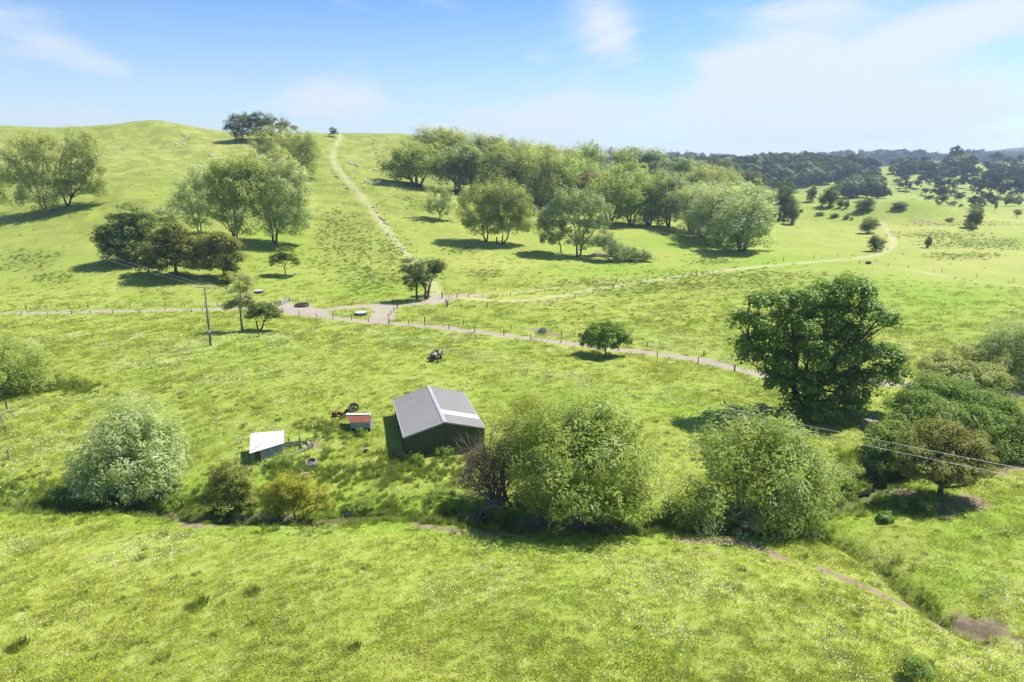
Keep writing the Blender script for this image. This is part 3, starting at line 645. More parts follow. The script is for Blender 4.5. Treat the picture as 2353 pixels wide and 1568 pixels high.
def dead_bush():
    b = P(1148, 1158); root = empty('dead_willow', b); tag(root, 'bare brown half dead willow with pale broken limbs at the shed corner', 'tree')
    rg = np.random.default_rng(5)
    twigs(root, rg, [(-.8, .3, 0), (0, 0, 0), (.6, .3, 0), (.2, -.4, 0), (-.4, .8, 0)], 3.7, 7, .085, .34, 'twig', 'brown_branches', 1.25, (-.25, .15))
    twigs(root, rg, [(-.3, -.3, .1)], 2.3, 4, .10, .55, 'deadwood', 'broken_limbs', .5, (-1.1, -.25))
    lob = [(-1.6, .8, 4.2, 1.9, 1.8, 1.5, .5), (.2, .8, 4.6, 1.8, 1.6, 1.6, .5), (-2.6, .2, 2.6, 1.6, 1.4, .9, .7)]
    (V_, F_, T_), cc = crown(rg, lob, 9000, rc=.7, stretch=1.3, Ln=.22, Wd=.07, up=.6, per=60)
    link(bpy.data.objects.new('withered_leaves', mesh_np('withered_leaves', V_, F_, [L['brown']], {'tint': T_})), root)
dead_bush()
# --- right willow
def rw_extra(root, rg, lob, b):
    twigs(root, rg, [(-2.4, -1.2, .6), (-2.0, -1.6, 1.0)], 2.7, 4, .075, .45, 'deadwood', 'bare_branches', 1.0, (-.25, -.25))
tree_at('willow_tree', 'broad willow with a grey leafless left side, below the big oak', 'tree', 1735, 1200,
        [(1690,1015,65,42,2),(1755,1010,70,42,2),(1810,1040,60,50,1),(1850,1100,50,60,1),(1640,1060,40,45,1,.6),(1760,1090,85,60,-1),(1820,1150,65,55,-1.5),(1620,1130,36,30,-.5,.8),(1610,1165,42,30,-1.5,1),(1780,1180,60,38,-2),(1700,1070,60,60,2,.5),(1880,1130,26,48,1),(1850,1190,38,30,-1),(1760,1205,60,22,-2.5),(1640,1190,40,22,-2),(1590,1180,26,22,-1.5)],
        'willow', 46000, trunks=[(-1.2, 0, 1.4, (-.5, 0)), (.2, .2, 1.5, (.2, 0)), (1, .6, 1.5, (.9, .3))], r0=.24, seed=6, extra=rw_extra, **{**WIL, 'wind': (-.15, 0, 0)})
# --- left of the shed
tree_at('willow_tree', 'windblown silver willow over the pool of the creek at lower left', 'tree', 300, 1128,
        [(300,975,48,38,2),(345,990,42,40,1.5),(265,1000,45,40,1),(370,1040,34,45,1),(300,1050,70,50,0),(240,1060,50,40,0,.8),(205,1085,34,30,0,.7),(340,1090,50,38,-1),(260,1100,55,32,-1),(310,1120,40,22,-1.6),(215,1115,34,20,-1,.7)],
        'silver', 40000, trunks=[(-.5, 0, 1.2, (-.4, 0)), (.5, 0, 1.3, (.4, .2))], r0=.22, seed=7, **{**WIL, 'wind': (.5, 0, 0)})
tree_at('leafy_tree', 'bright leafy tree cut by the left edge of the picture', 'tree', 5, 898,
        [(10,800,40,30,1),(-30,800,50,35,2),(50,850,42,28,0),(80,868,26,22,-.5),(10,860,50,30,-1),(-40,860,60,40,0),(30,885,40,18,-1),(70,880,34,20,-.5),(60,830,34,26,0),(-20,830,60,45,2)],
        'willow', 20000, trunks=[(0, 0, 1.3, (0, 0))], r0=.25, seed=8, bark='bark', **{**WIL, 'lk': 1.45, 'Ln': .34, 'Wd': .13, 'stretch': 1.1})
TOT = dict(rc=.62, flat=.42, stretch=1.15, Ln=.22, Wd=.10, up=.15, per=70, shell=.45)
tree_at('totara_tree', 'small dark olive conifer on the near bank, left of the golden one', 'tree', 524, 1190,
        [(524,1075,20,16,0),(505,1095,26,16,.3),(545,1095,28,16,0),(495,1125,28,16,0),(550,1125,28,15,.3),(522,1115,30,26,.5),(520,1150,48,14,0),(560,1150,22,12,0),(488,1150,24,12,.2)],
        'totara_o', 15000, r0=.10, seed=9, **{**TOT, 'rc': .5, 'Ln': .18, 'Wd': .08, 'lk': 1.45, 'flat': .6})
tree_at('totara_tree', 'small golden green conifer on the near bank below the shed', 'tree', 678, 1206,
        [(675,1108,38,16,.2),(640,1128,36,16,0),(712,1126,34,16,.2),(675,1135,44,24,.4),(640,1158,34,15,0),(712,1155,34,15,0),(676,1165,34,16,0),(625,1175,20,12,0)],
        'totara_y', 16500, r0=.10, seed=10, **{**TOT, 'rc': .5, 'Ln': .18, 'Wd': .08, 'lk': 1.45, 'flat': .6})
# --- the big oak
OAK = dict(rc=.85, flat=.8, stretch=1.0, Ln=.33, Wd=.25, up=.3, per=60, shell=.35)
tree_at('oak_tree', 'tallest dark green broadleaf tree with ragged crown beside the gravel track', 'tree', 1842, 948,
        [(1960,660,45,30,1),(1900,672,38,28,2),(1850,690,42,30,1),(1790,690,34,24,0),(1745,690,24,16,-1),(1725,740,44,24,-1),(1760,770,44,30,0),(1820,740,60,42,1),(1900,730,60,46,2),(1975,710,40,36,1),(2020,725,34,20,0),(2055,738,16,10,0),
         (1700,790,22,18,-1),(1740,820,40,26,-1),(1790,830,46,34,0),(1860,800,60,46,0),(1935,810,60,44,1),(2000,820,50,34,1),(2050,815,30,22,0),(1960,765,45,34,2),
         (1830,880,52,36,-1),(1900,880,56,40,0),(1970,875,46,36,0),(2030,860,40,26,1),(1880,935,44,26,-2),(1955,925,40,22,-1),(1780,870,34,20,-1),(1840,925,36,24,-2),(2060,850,26,16,1)],
        'oak', 66000, trunks=[(0, 0, 4.6, (.3, .3)), (.6, .3, 4.2, (1.6, .5)), (-.2, 0, 4.0, (-1.2, .4))], depth_k=1.35, r0=.50, seed=11, wood_kw=dict(nsub=5, bend=.14), **{**OAK, 'lk': 1.1, 'low': -.6})
# --- right edge
tree_at('evergreen_tree', 'pale dome shaped tree with lumpy cream flushed crown at right', 'tree', 2225, 895,
        [(2225,835,75,38,2),(2160,850,48,34,1),(2280,850,52,36,2),(2320,868,30,26,1),(2225,865,85,32,-1),(2130,868,26,22,0),(2290,880,40,20,-1)],
        'dome', 36000, trunks=[(0, 0, 1.2, (0, 0)), (1, 0, 1.3, (.8, 0))], r0=.3, seed=12, rc=.8, flat=.75, stretch=1.0, Ln=.26, Wd=.15, up=.8, per=110, shell=.8, out_w=1.3)
tree_at('bushy_tree', 'grey green tree behind the pale dome, at the right edge', 'tree', 2320, 885,
        [(2320,785,55,35,1),(2285,800,34,25,0),(2360,800,50,45,1),(2330,840,50,38,0)],
        'poplar', 14000, r0=.3, seed=13, **{**WIL, 'Wd': .12})
tree_at('broadleaf_tree', 'wide spreading broadleaf tree covering the right edge behind the olive conifer', 'tree', 2240, 1050,
        [(2150,890,50,26,3),(2210,910,60,34,3),(2280,930,50,34,2),(2110,915,50,30,2),(2070,935,40,24,2),(2150,950,70,40,0),(2240,970,70,44,0),(2320,970,60,40,1),(2340,1010,50,36,0),(2280,1030,50,30,-1),(2090,960,50,30,0),(2200,1010,60,36,-1),(2330,1050,34,18,-2)],
        'mid', 56000, trunks=[(-2, 0, 1.6, (-.8, 0)), (1.5, 0, 1.8, (.5, 0)), (4, .5, 1.6, (.5, 0))], r0=.3, seed=14, **{**OAK, 'rc': .75, 'Ln': .27, 'Wd': .15})
tree_at('broadleaf_tree', 'dark broadleaf tree hanging over the creek, left of the olive conifer', 'tree', 2035, 1096,
        [(2030,1000,38,24,1),(2060,985,34,22,1.5),(2010,1035,28,26,0),(2055,1040,40,34,0),(2020,1070,34,22,-.5),(2000,1060,18,20,0),(2080,1060,30,26,.5)],
        'mid', 19000, r0=.22, seed=15, **{**OAK, 'rc': .6, 'Ln': .25, 'Wd': .14})
tree_at('totara_tree', 'olive brown conifer on a short dark trunk standing on trampled bare earth', 'tree', 2158, 1144,
        [(2165,990,48,20,1),(2130,1010,44,20,1),(2215,1015,44,20,.5),(2165,1030,70,24,1),(2110,1045,34,18,0),(2235,1045,38,18,0),(2175,1065,80,22,-.3),(2120,1080,40,16,-.5),(2230,1080,42,18,-.3),(2255,1060,26,16,0),(2180,1095,50,14,-.8),(2110,1070,30,18,0)],
        'totara_o', 46000, trunks=[(0, 0, 1.5, (0, 0))], r0=.30, seed=16, **{**TOT, 'rc': .7, 'Ln': .22, 'Wd': .10, 'lk': 1.3, 'flat': .6, 'low': -.7})
tree_at('round_tree', 'small round dark tree alone beside the gravel track', 'tree', 1391, 817,
        [(1390,758,38,17,0),(1360,772,24,14,0),(1420,770,24,14,0),(1390,778,48,15,0),(1345,784,14,8,0),(1435,782,13,8,0),(1392,790,32,9,-.5)],
        'oak', 16000, trunks=[(0, 0, .9, (0, 0))], r0=.14, seed=17, **{**OAK, 'rc': .55, 'Ln': .26, 'Wd': .18, 'lk': 1.3, 'low': -.9})
# --- around the track junction
tree_at('gum_tree', 'slender pale trunked tree with thin crown right of the power pole', 'tree', 557, 760,
        [(548,640,24,12,0,.35),(572,648,12,14,0,.35),(530,665,14,12,0,.3),(565,672,14,12,0,.4),(555,655,22,18,0,.3),(530,703,14,8,0,1.1),(545,700,14,9,0,1.1),(570,695,9,12,0,1.2),(558,690,16,10,0,.8),(521,712,7,6,0,1)],
        'pale', 8000, trunks=[(0, 0, 5.4, (.1, 0))], r0=.22, bark='bark_pale', seed=18, wood_kw=dict(nsub=7, bend=.1), **{**TOT, 'rc': .7, 'flat': .65, 'lk': 1.35, 'low': -.6, 'Ln': .3, 'Wd': .12})
tree_at('windswept_tree', 'low windswept dark tree right of the slender pale trunked tree', 'tree', 597, 759,
        [(600,707,26,9,0),(585,716,14,10,0),(618,716,22,9,0),(600,724,26,9,0),(632,700,10,8,.5,.6),(638,728,13,4,0,.6),(580,726,8,8,0)],
        'totara', 12000, trunks=[(-.3, 0, 1.8, (-.2, 0)), (.2, 0, 2.0, (.9, 0))], r0=.17, seed=19, **{**TOT, 'rc': .6, 'flat': .65, 'lk': 1.35, 'low': -.6, 'Ln': .26, 'Wd': .11})
tree_at('old_conifer', 'old dark flat topped tree with a bare greyish crown beside the farm gate', 'tree', 959, 690,
        [(955,603,26,9,0,.5),(935,618,16,8,0,.7),(960,625,28,12,0,.8),(950,645,22,12,0,1),(972,650,16,12,0,1.1),(945,660,10,8,0,1),(985,608,9,8,1,1),(968,635,22,14,1,.6)],
        'totara', 13000, trunks=[(0, 0, 4.5, (0, 0)), (1.8, .8, 4.2, (.3, 0)), (2.4, .9, 4.0, (.8, 0))], r0=.28, seed=20,
        extra=lambda root, rg, lob, b: twigs(root, rg, [(-.6, 0, 6.5), (.3, 0, 7)], 2.6, 4, .07, .6, 'twig', 'bare_branches', .8), **{**TOT, 'rc': .75, 'flat': .65, 'lk': 1.35, 'low': -.6, 'Ln': .34, 'Wd': .15})
tree_at('leaning_tree', 'dark tuft crowned tree leaning right behind the farm gate', 'tree', 978, 678,
        [(1004,607,14,9,0),(1000,620,12,10,0),(1013,614,9,8,0),(992,630,9,8,0,.8)],
        'totara', 6500, trunks=[(0, 0, 3.6, (1.5, 0))], r0=.2, seed=21, **{**TOT, 'rc': .7, 'flat': .65, 'lk': 1.35, 'low': -.6, 'Ln': .34, 'Wd': .15})
tree_at('small_tree', 'small brownish spreading tree alone on the slope above the track', 'tree', 656, 634,
        [(655,577,17,9,0),(640,590,16,8,0),(668,592,16,9,0),(655,598,26,10,0),(625,606,10,5,0,.6),(680,604,7,6,0,.8)],
        'totara_o', 11000, r0=.17, seed=22, **{**TOT, 'rc': .7, 'flat': .65, 'lk': 1.35, 'low': -.6, 'Ln': .32, 'Wd': .14})
# --- totara clump on the left slope
BT = {**TOT, 'rc': 1.35, 'Ln': .50, 'Wd': .24, 'flat': .58, 'shell': .35, 'lk': 1.34, 'low': -.8}
tree_at('totara_tree', 'tallest, blackest conifer of the clump on the left slope', 'tree', 291, 602,
        [(300,490,26,18,0),(275,510,30,18,1),(325,508,28,18,0),(255,535,34,18,0),(300,530,46,26,1),(340,545,26,22,0),(245,560,28,16,0),(290,565,50,24,-1),(330,580,34,18,-1),(270,585,30,14,-1),(235,545,18,14,0)],
        'totara', 34000, r0=.5, seed=23, **BT)
tree_at('totara_tree', 'olive brown conifer in the middle of the clump on the left slope', 'tree', 406, 634,
        [(400,525,26,18,0),(380,545,28,16,0),(430,548,30,18,0),(400,565,48,22,0),(445,575,34,20,0),(370,580,30,18,0),(410,600,50,18,-1),(455,605,30,14,-1),(365,608,24,12,-1)],
        'totara_o', 32000, r0=.45, seed=24, **BT)
tree_at('totara_tree', 'sparse greyish conifer at the right end of the clump on the left slope', 'tree', 518, 640,
        [(495,548,24,14,0,.8),(525,558,22,14,0,.8),(480,575,24,16,0,.8),(520,585,28,18,0,.8),(545,590,14,12,0,.6),(500,605,26,14,0,.8),(535,618,18,10,0,.8)],
        'totara_o', 15000, r0=.35, seed=25, extra=lambda root, rg, lob, b: twigs(root, rg, [(0, -1, 1), (1, -1, 2)], 4, 3, .09, .6, 'deadwood', 'bare_branches', .7), **BT)
tree_at('totara_tree', 'yellow green young conifer in front of the tallest black one', 'tree', 342, 628,
        [(340,572,20,12,0),(330,590,24,12,0),(352,598,22,12,0),(340,612,24,8,0)], 'totara_o', 6000, r0=.2, seed=26, **{**BT, 'rc': .8})
tree_at('totara_tree', 'low yellowish shrub conifer at the foot of the sparse greyish one', 'tree', 522, 652,
        [(520,635,16,10,0),(508,645,14,7,0)], 'totara_y', 2600, r0=.1, seed=27, **{**BT, 'rc': .6})
FW = dict(rc=1.35, stretch=1.7, Ln=.68, Wd=.22, up=.9, wind=(.35, 0, 0), per=85, shell=.55, low=-.8, lk=1.38)
tree_at('willow_tree', 'thin feathery willow at the left of the mid slope willow group', 'tree', 458, 536,
        [(455,415,18,24,0,.5),(418,440,14,24,0,.35),(440,465,24,26,0,.5),(470,450,16,30,0,.5),(455,500,22,22,0,.5),(410,470,16,16,0,.3)],
        'silver', 12000, trunks=[(0, 0, 4, (-.6, 0)), (.6, 0, 4, (.2, 0))], r0=.24, seed=28, wood_kw=dict(nsub=8), **FW)
tree_at('willow_tree', 'pale grey low willow bush at the far left of the mid slope willow group', 'tree', 392, 505,
        [(378,480,16,10,0,.7),(400,492,16,10,0,.7)], 'silver', 2500, r0=.12, seed=29, **FW)
tree_at('willow_tree', 'tall upright willow in the middle of the mid slope willow group', 'tree', 540, 563,
        [(535,385,38,22,1),(495,405,24,26,0),(570,400,26,26,1),(510,440,34,34,0),(560,445,34,36,0),(535,480,36,34,-1),(500,480,24,24,0),(555,515,24,20,-1),(525,420,40,36,2)],
        'willow', 33000, trunks=[(0, 0, 4, (-.4, 0)), (.5, 0, 4, (.6, 0)), (0, .6, 4.5, (0, .5))], r0=.38, seed=30, wood_kw=dict(nsub=8), **FW)
tree_at('willow_tree', 'broad windblown silver willow at the right of the mid slope willow group', 'tree', 631, 561,
        [(620,385,40,20,1),(660,400,32,24,1),(610,420,34,28,0),(655,440,40,32,0),(690,440,18,30,0),(620,475,36,28,-1),(665,485,40,30,-1),(595,470,20,26,0),(650,520,40,20,-1),(690,500,18,26,0)],
        'silver', 38000, trunks=[(0, 0, 4, (-.4, 0)), (.4, 0, 4, (.8, 0))], r0=.42, seed=31, wood_kw=dict(nsub=8), **FW)
tree_at('willow_tree', 'upper slope willow with a broad yellow green crown, below the ridge trees', 'tree', 638, 402,
        [(640,315,36,20,1),(600,330,26,20,0),(675,325,24,20,0),(610,360,28,22,0),(650,350,34,28,0),(590,372,20,14,0),(640,385,34,16,-1)],
        'willow_o', 19000, r0=.4, seed=32, **{**FW, 'rc': 1.7, 'Ln': .8, 'Wd': .26})
tree_at('willow_tree', 'narrow willow at the right side of the upper slope willows', 'tree', 693, 408,
        [(705,330,22,20,0),(718,350,16,24,0),(695,365,20,24,0),(705,390,18,14,-1)],
        'willow_o', 10000, r0=.35, seed=33, **{**FW, 'rc': 1.6, 'Ln': .8, 'Wd': .26})
RT = {**TOT, 'rc': 1.7, 'Ln': .75, 'Wd': .36, 'flat': .6, 'lk': 1.3, 'low': -.8}
tree_at('evergreen_tree', 'dark dense tree at the left end of the trees on the ridge', 'tree', 558, 322,
        [(548,282,24,16,0),(562,272,14,10,0),(535,295,14,14,0),(560,302,24,18,0)], 'totara', 10000, r0=.4, seed=34, **RT)
tree_at('evergreen_tree', 'dark wide tree in the middle of the trees on the ridge', 'tree', 602, 325,
        [(595,275,20,14,0),(615,280,18,14,0),(585,290,18,16,0),(610,300,24,16,0)], 'totara', 10000, r0=.4, seed=35, **RT)
tree_at('evergreen_tree', 'brownish half bare tree at the right end of the trees on the ridge', 'tree', 645, 322,
        [(640,285,18,12,0,.6),(655,295,18,12,0,.5),(670,300,14,8,0,.35)], 'totara_o', 3800, r0=.35, seed=36,
        extra=lambda root, rg, lob, b: twigs(root, rg, [(0, 0, 5), (4, 0, 4)], 5.5, 3, .14, .45, 'twig', 'bare_branches', 1.0), **RT)
tree_at('small_tree', 'lone small dark tree on the skyline where the hill track ends', 'tree', 766, 315,
        [(765,299,8,5,0),(770,305,7,5,0),(761,306,6,4,0)], 'totara', 1800, r0=.25, seed=37, **{**RT, 'rc': .9, 'Ln': .55, 'Wd': .26})
# --- far left willows
tree_at('willow_tree', 'large shaggy brownish willow left of the forked one at the left edge', 'tree', 111, 488,
        [(75,325,34,20,0),(45,355,28,24,0),(105,345,28,24,0),(65,390,36,30,0),(110,395,30,30,0),(40,400,26,26,0),(90,440,36,26,-1),(60,450,24,20,0,.7),(100,470,30,10,-1,.6)],
        'willow_o', 27000, trunks=[(0, 0, 3, (-.8, 0)), (-.7, .3, 3, (-2, 0))], r0=.38, seed=38, wood_kw=dict(nsub=7), **FW)
tree_at('willow_tree', 'tall willow with a dark forked trunk standing alone of three at far left', 'tree', 155, 474,
        [(185,320,24,22,0),(205,345,28,26,0),(175,360,26,28,0),(215,375,20,24,0),(160,400,28,26,0),(205,405,30,24,0),(175,430,40,18,-1),(215,440,22,10,0,.6),(140,430,20,20,0)],
        'willow_o', 27000, trunks=[(0, 0, 3.6, (-.9, 0)), (.3, 0, 3.4, (1.8, 0))], r0=.40, seed=39, wood_kw=dict(nsub=7), **FW)
tree_at('willow_tree', 'willow mostly cut off by the left edge above the grass slope', 'tree', -8, 496,
        [(-10,400,24,20,0),(-20,440,34,30,0),(0,440,12,20,0),(-40,400,30,30,0)], 'willow', 8000, r0=.35, seed=40, **FW)
# --- open slope right of the hill track
tree_at('willow_tree', 'small grey green willow alone on the slope with dead branches at its foot', 'tree', 1011, 505,
        [(1000,425,18,12,0,.8),(1025,435,14,14,0,.8),(1005,455,24,18,0,.9),(1028,470,14,14,0,.9),(992,472,14,12,0,.8),(1010,485,22,8,0,.7)],
        'silver', 8000, trunks=[(0, 0, 2.6, (0, 0))], r0=.3, seed=41, **{**FW, 'rc': 1.1, 'wind': (0, 0, 0)})
tree_at('willow_tree', 'left one of the paired round willows on the open slope', 'tree', 1117, 556,
        [(1120,445,34,20,0),(1085,465,26,20,0),(1100,490,34,24,0),(1130,480,26,30,0),(1075,505,20,14,0),(1110,520,32,16,0),(1150,450,20,22,1)],
        'willow_o', 23000, trunks=[(0, 0, 2.4, (-1, 0)), (.2, 0, 2.8, (.5, 0))], r0=.36, seed=42, wood_kw=dict(nsub=9), **{**FW, 'wind': (0, 0, 0)})
tree_at('willow_tree', 'right one of the paired round willows on the open slope', 'tree', 1153, 561,
        [(1160,445,30,24,0),(1190,460,26,22,0),(1165,480,30,30,0),(1200,490,22,22,0),(1180,515,34,18,0),(1150,505,18,24,0,.7),(1205,512,18,14,0)],
        'willow_o', 23000, trunks=[(-1.6, 0, 2.6, (-.3, 0)), (0, 0, 3, (.4, 0)), (.3, .2, 2.4, (2, 0))], r0=.32, seed=43, wood_kw=dict(nsub=9), **{**FW, 'wind': (0, 0, 0)})
PO = dict(rc=1.1, stretch=1.25, Ln=.46, Wd=.28, up=.9, per=70, shell=.45, rand=1.3, lk=1.12, low=-.7)
tree_at('poplar_tree', 'big grey green poplar in front of the wood, tallest of its group', 'tree', 1330, 588,
        [(1310,455,40,24,1),(1350,470,38,26,0),(1380,490,28,28,0),(1320,500,44,32,0),(1365,525,36,26,0),(1310,545,34,22,-1),(1350,560,28,14,-1),(1290,475,30,26,0),(1275,500,30,30,1)],
        'poplar', 28000, trunks=[(-.6, 0, 4.5, (-.3, 0)), (.5, 0, 4.5, (.6, 0))], r0=.36, seed=44, wood_kw=dict(nsub=8), **PO)
tree_at('poplar_tree', 'lower poplar at the left foot of the big grey green poplar', 'tree', 1290, 582,
        [(1255,500,24,20,0),(1245,525,18,18,0),(1275,530,30,20,0),(1260,550,26,12,0)], 'poplar', 9000, trunks=[(0, 0, 3, (-.4, 0))], r0=.26, seed=45, **PO)
def fallen_extra(root, rg, lob, b):
    mb = MB(); q = [P(1352, 591), P(1380, 590), P(1420, 600), P(1450, 603)]
    pts = [p - b + np.array([0, 0, h]) for p, h in zip(q, (.3, .8, 1.0, .8))]; mb.tube(pts, [.55, .42, .3, .15], k=8)
    for a_, t_ in ((P(1360, 590), P(1400, 574)), (P(1370, 592), P(1415, 608)), (P(1400, 592), P(1430, 560))):
        mb.tube([a_ - b + [0, 0, .6], (a_ + t_) / 2 - b + [0, 0, 1.4], t_ - b + [0, 0, .8]], [.25, .17, .06], k=6)
    mb.build('fallen_trunk', M['deadwood'], root, smooth=True)
tree_at('fallen_poplar', 'fallen leafy poplar lying on the slope right of the big grey green poplar', 'tree', 1420, 600,
        [(1395,560,24,18,0),(1420,575,24,14,0),(1445,582,24,13,0),(1470,586,24,12,0),(1490,592,12,8,0),(1375,550,14,12,0),(1425,595,20,7,-1),(1400,548,14,12,1)],
        'poplar', 13000, trunks=[(0, 0, .5, (.3, 0))], r0=.15, seed=46, extra=fallen_extra, **PO)

# ------------------------------------------------------------------ tree prototypes and their copies
def proto(kind, seed, H, W, leaf, nleaf, zb, nl=11, trunks=None, r0=.4, kk=.30, **kw):
    rg = np.random.default_rng(seed); lob = auto_lobes(rg, H, W, W * .9, zb, nl, kk)
    (Vv, Ff, Tt), cc = crown(rg, lob, nleaf, **kw)
    z1 = np.percentile(Vv[:, 2], 99.5); sc_ = H / z1; Vv[:, 2] *= sc_; wx = np.percentile(np.abs(Vv[:, 0]), 98); Vv[:, 0] *= W / 2 / wx
    cr = mesh_np('crown', Vv, Ff, [L[leaf]], {'tint': Tt}); mb = MB(); lob = [(l[0] * W / 2 / wx, l[1], l[2] * sc_) + tuple(l[3:]) for l in lob]
    wood(mb, rg, trunks or [(0, 0, .3 * H, (0, 0))], lob, cc, r0, nsub=4)
    me = bpy.data.meshes.new('trunk'); me.from_pydata(mb.v, [], mb.f); me.materials.append(M['bark']); me.update()
    return dict(crown=cr, trunk=me, H=H, W=W)
VT = [(-.5, 0, 3, (-1, 0)), (.5, 0, 3, (.9, .3)), (0, .6, 3.2, (0, .4))]
PR = {}
for i in range(3):
    PR['w%d' % i] = proto('w', 100 + i, 16, 15, 'willow', 14000, .2, trunks=VT, **FW)
    PR['o%d' % i] = proto('o', 110 + i, 16, 15, 'willow_o', 14000, .2, trunks=VT, **FW)
for i in range(2):
    PR['s%d' % i] = proto('s', 120 + i, 17, 15, 'silver', 13000, .6, trunks=VT, **FW)
    PR['g%d' % i] = proto('g', 130 + i, 17, 13, 'poplar', 11000, 1.2, trunks=[(0, 0, 5, (0, 0)), (.8, 0, 5, (.6, 0))], **PO)
    PR['t%d' % i] = proto('t', 140 + i, 13, 13, 'totara', 11000, -.8, nl=18, **{**BT, 'rc': 1.4, 'flat': .65})
PR['y0'] = proto('y', 150, 13, 13, 'totara_o', 11000, -.8, nl=18, **{**BT, 'rc': 1.4, 'flat': .65})
PR['c0'] = proto('c', 151, 16, 8, 'totara', 4500, 1.5, nl=9, **{**BT, 'rc': 1.1, 'flat': .7})
PR['c1'] = proto('c', 152, 16, 7, 'totara_o', 4500, 1.5, nl=9, **{**BT, 'rc': 1.1, 'flat': .7})
PR['p0'] = proto('p', 153, 16, 13, 'brown', 6500, 4, **FW)
FR = dict(rc=2.2, flat=.85, stretch=1.0, Ln=1.5, Wd=1.1, up=.3, per=40, shell=.7, rand=.4, out_w=1.3)
for i in range(3):
    PR['f%d' % i] = proto('f', 160 + i, 14, 16, 'far', 1500, .3, nl=8, kk=.36, **FR)
PR['l0'] = proto('l', 170, 14, 16, 'farlight', 1500, .3, nl=8, kk=.36, **FR)
def place(kind, u, v, w, h, label, name=None, group=None, cat='tree', trunk=True, seed=None):
    pr = PR[kind]; b = P(u, v); px = (b[1] * cp - (b[2] - CAM_H) * sp) / FOC
    hz = h * px / max(.6, math.cos(PITCH)); sx = w * px / pr['W']; sz = hz / pr['H']
    rg = random.Random(int(u * 31 + v * 7)); flip = rg.choice((0, math.pi)) + rg.uniform(-.5, .5)
    root = empty(name or 'tree', b, flip, (sx, sx * .5 + sz * .5, sz)); tag(root, label, cat, group)
    if trunk: link(bpy.data.objects.new('trunk', pr['trunk']), root)
    link(bpy.data.objects.new('crown', pr['crown']), root); return root
KW = {'w': ('willow_tree', 'leafy green willow'), 'o': ('willow_tree', 'olive tinted willow'), 's': ('willow_tree', 'silvery windblown willow'), 'g': ('poplar_tree', 'grey green poplar'),
      'c': ('conifer_tree', 'narrow dark conifer'), 'y': ('evergreen_tree', 'brownish evergreen'), 't': ('evergreen_tree', 'dark evergreen'), 'p': ('willow_tree', 'pinkish brown flushed willow')}
wood_list = [  # u, base v, width, height, kind, row
 (1000,385,78,78,'o','back'),(1040,380,60,74,'o','back'),(1072,395,52,76,'o','back'),(1121,402,60,80,'o','back'),(1165,402,54,70,'o','back'),(1202,418,58,82,'o','back'),(1240,402,56,60,'o','back'),(1282,407,62,62,'o','back'),
 (1348,404,46,70,'w','back'),(1322,402,40,44,'o','back'),(1378,402,20,52,'c','back'),(1398,400,26,52,'y','back'),(1432,408,44,58,'o','back'),(1480,428,74,76,'g','back'),(1495,402,18,44,'c','back'),(1508,402,18,46,'c','back'),(1522,404,18,44,'c','back'),(1536,405,20,46,'c','back'),(1549,406,18,44,'c','back'),
 (1561,408,28,48,'t','back'),(1576,408,16,52,'c','back'),(1545,434,58,60,'g','back'),(1590,434,52,56,'g','back'),(1612,412,18,38,'c','back'),(1629,412,20,44,'c','back'),(1658,424,36,52,'y','back'),(1684,424,26,44,'t','back'),(1702,444,24,46,'c','back'),(1718,450,26,50,'y','back'),(1738,457,32,52,'y','back'),
 (959,430,98,90,'w','middle'),(1045,443,72,92,'g','middle'),(1091,442,60,100,'g','middle'),(1128,448,66,102,'w','middle'),(1176,456,84,100,'o','middle'),(1236,472,64,114,'o','middle'),(1280,470,62,98,'w','middle'),(1325,465,72,98,'w','middle'),(1350,484,54,78,'p','middle'),(1420,474,84,92,'w','middle'),(1500,474,60,70,'w','middle'),
 (1605,462,64,70,'o','middle'),(1648,458,52,64,'o','middle'),(1686,455,34,50,'o','middle'),(1640,502,72,74,'s','middle'),(1700,502,70,74,'s','middle'),(1735,508,54,70,'s','middle'),(1400,470,50,70,'w','middle'),
 (1400,513,72,112,'w','front'),(1450,518,64,104,'w','front'),(1490,520,62,92,'w','front'),(1538,522,52,110,'g','front'),(1590,534,76,94,'s','front'),(1614,549,64,100,'s','front'),(1652,562,78,116,'s','front'),(1705,578,108,132,'s','front')]
ordn = ['first', 'second', 'third', 'fourth', 'fifth', 'sixth', 'seventh', 'eighth', 'ninth', 'tenth', 'eleventh', 'twelfth']
cnt = {}
for u, v, w, h, k, row in sorted(wood_list):
    c = cnt.get((k, row), 0); cnt[(k, row)] = c + 1; nvar = sum(1 for q in PR if q[0] == k)
    nm, look = KW[k]; where = {'back': 'along the skyline of the hillside wood', 'middle': 'in the middle of the hillside wood', 'front': 'on the front edge of the hillside wood'}[row]
    tot = sum(1 for q in wood_list if q[4] == k and q[5] == row)
    lab = f'{look} {where}' + ('' if tot == 1 else f', {ordn[c]} from the left')
    wk = 1.2 if k in 'cty' else 1.6
    place(f'{k}{c % nvar}', u, v, w * wk, h * 1.09, lab, nm, 'trees of the hillside wood')
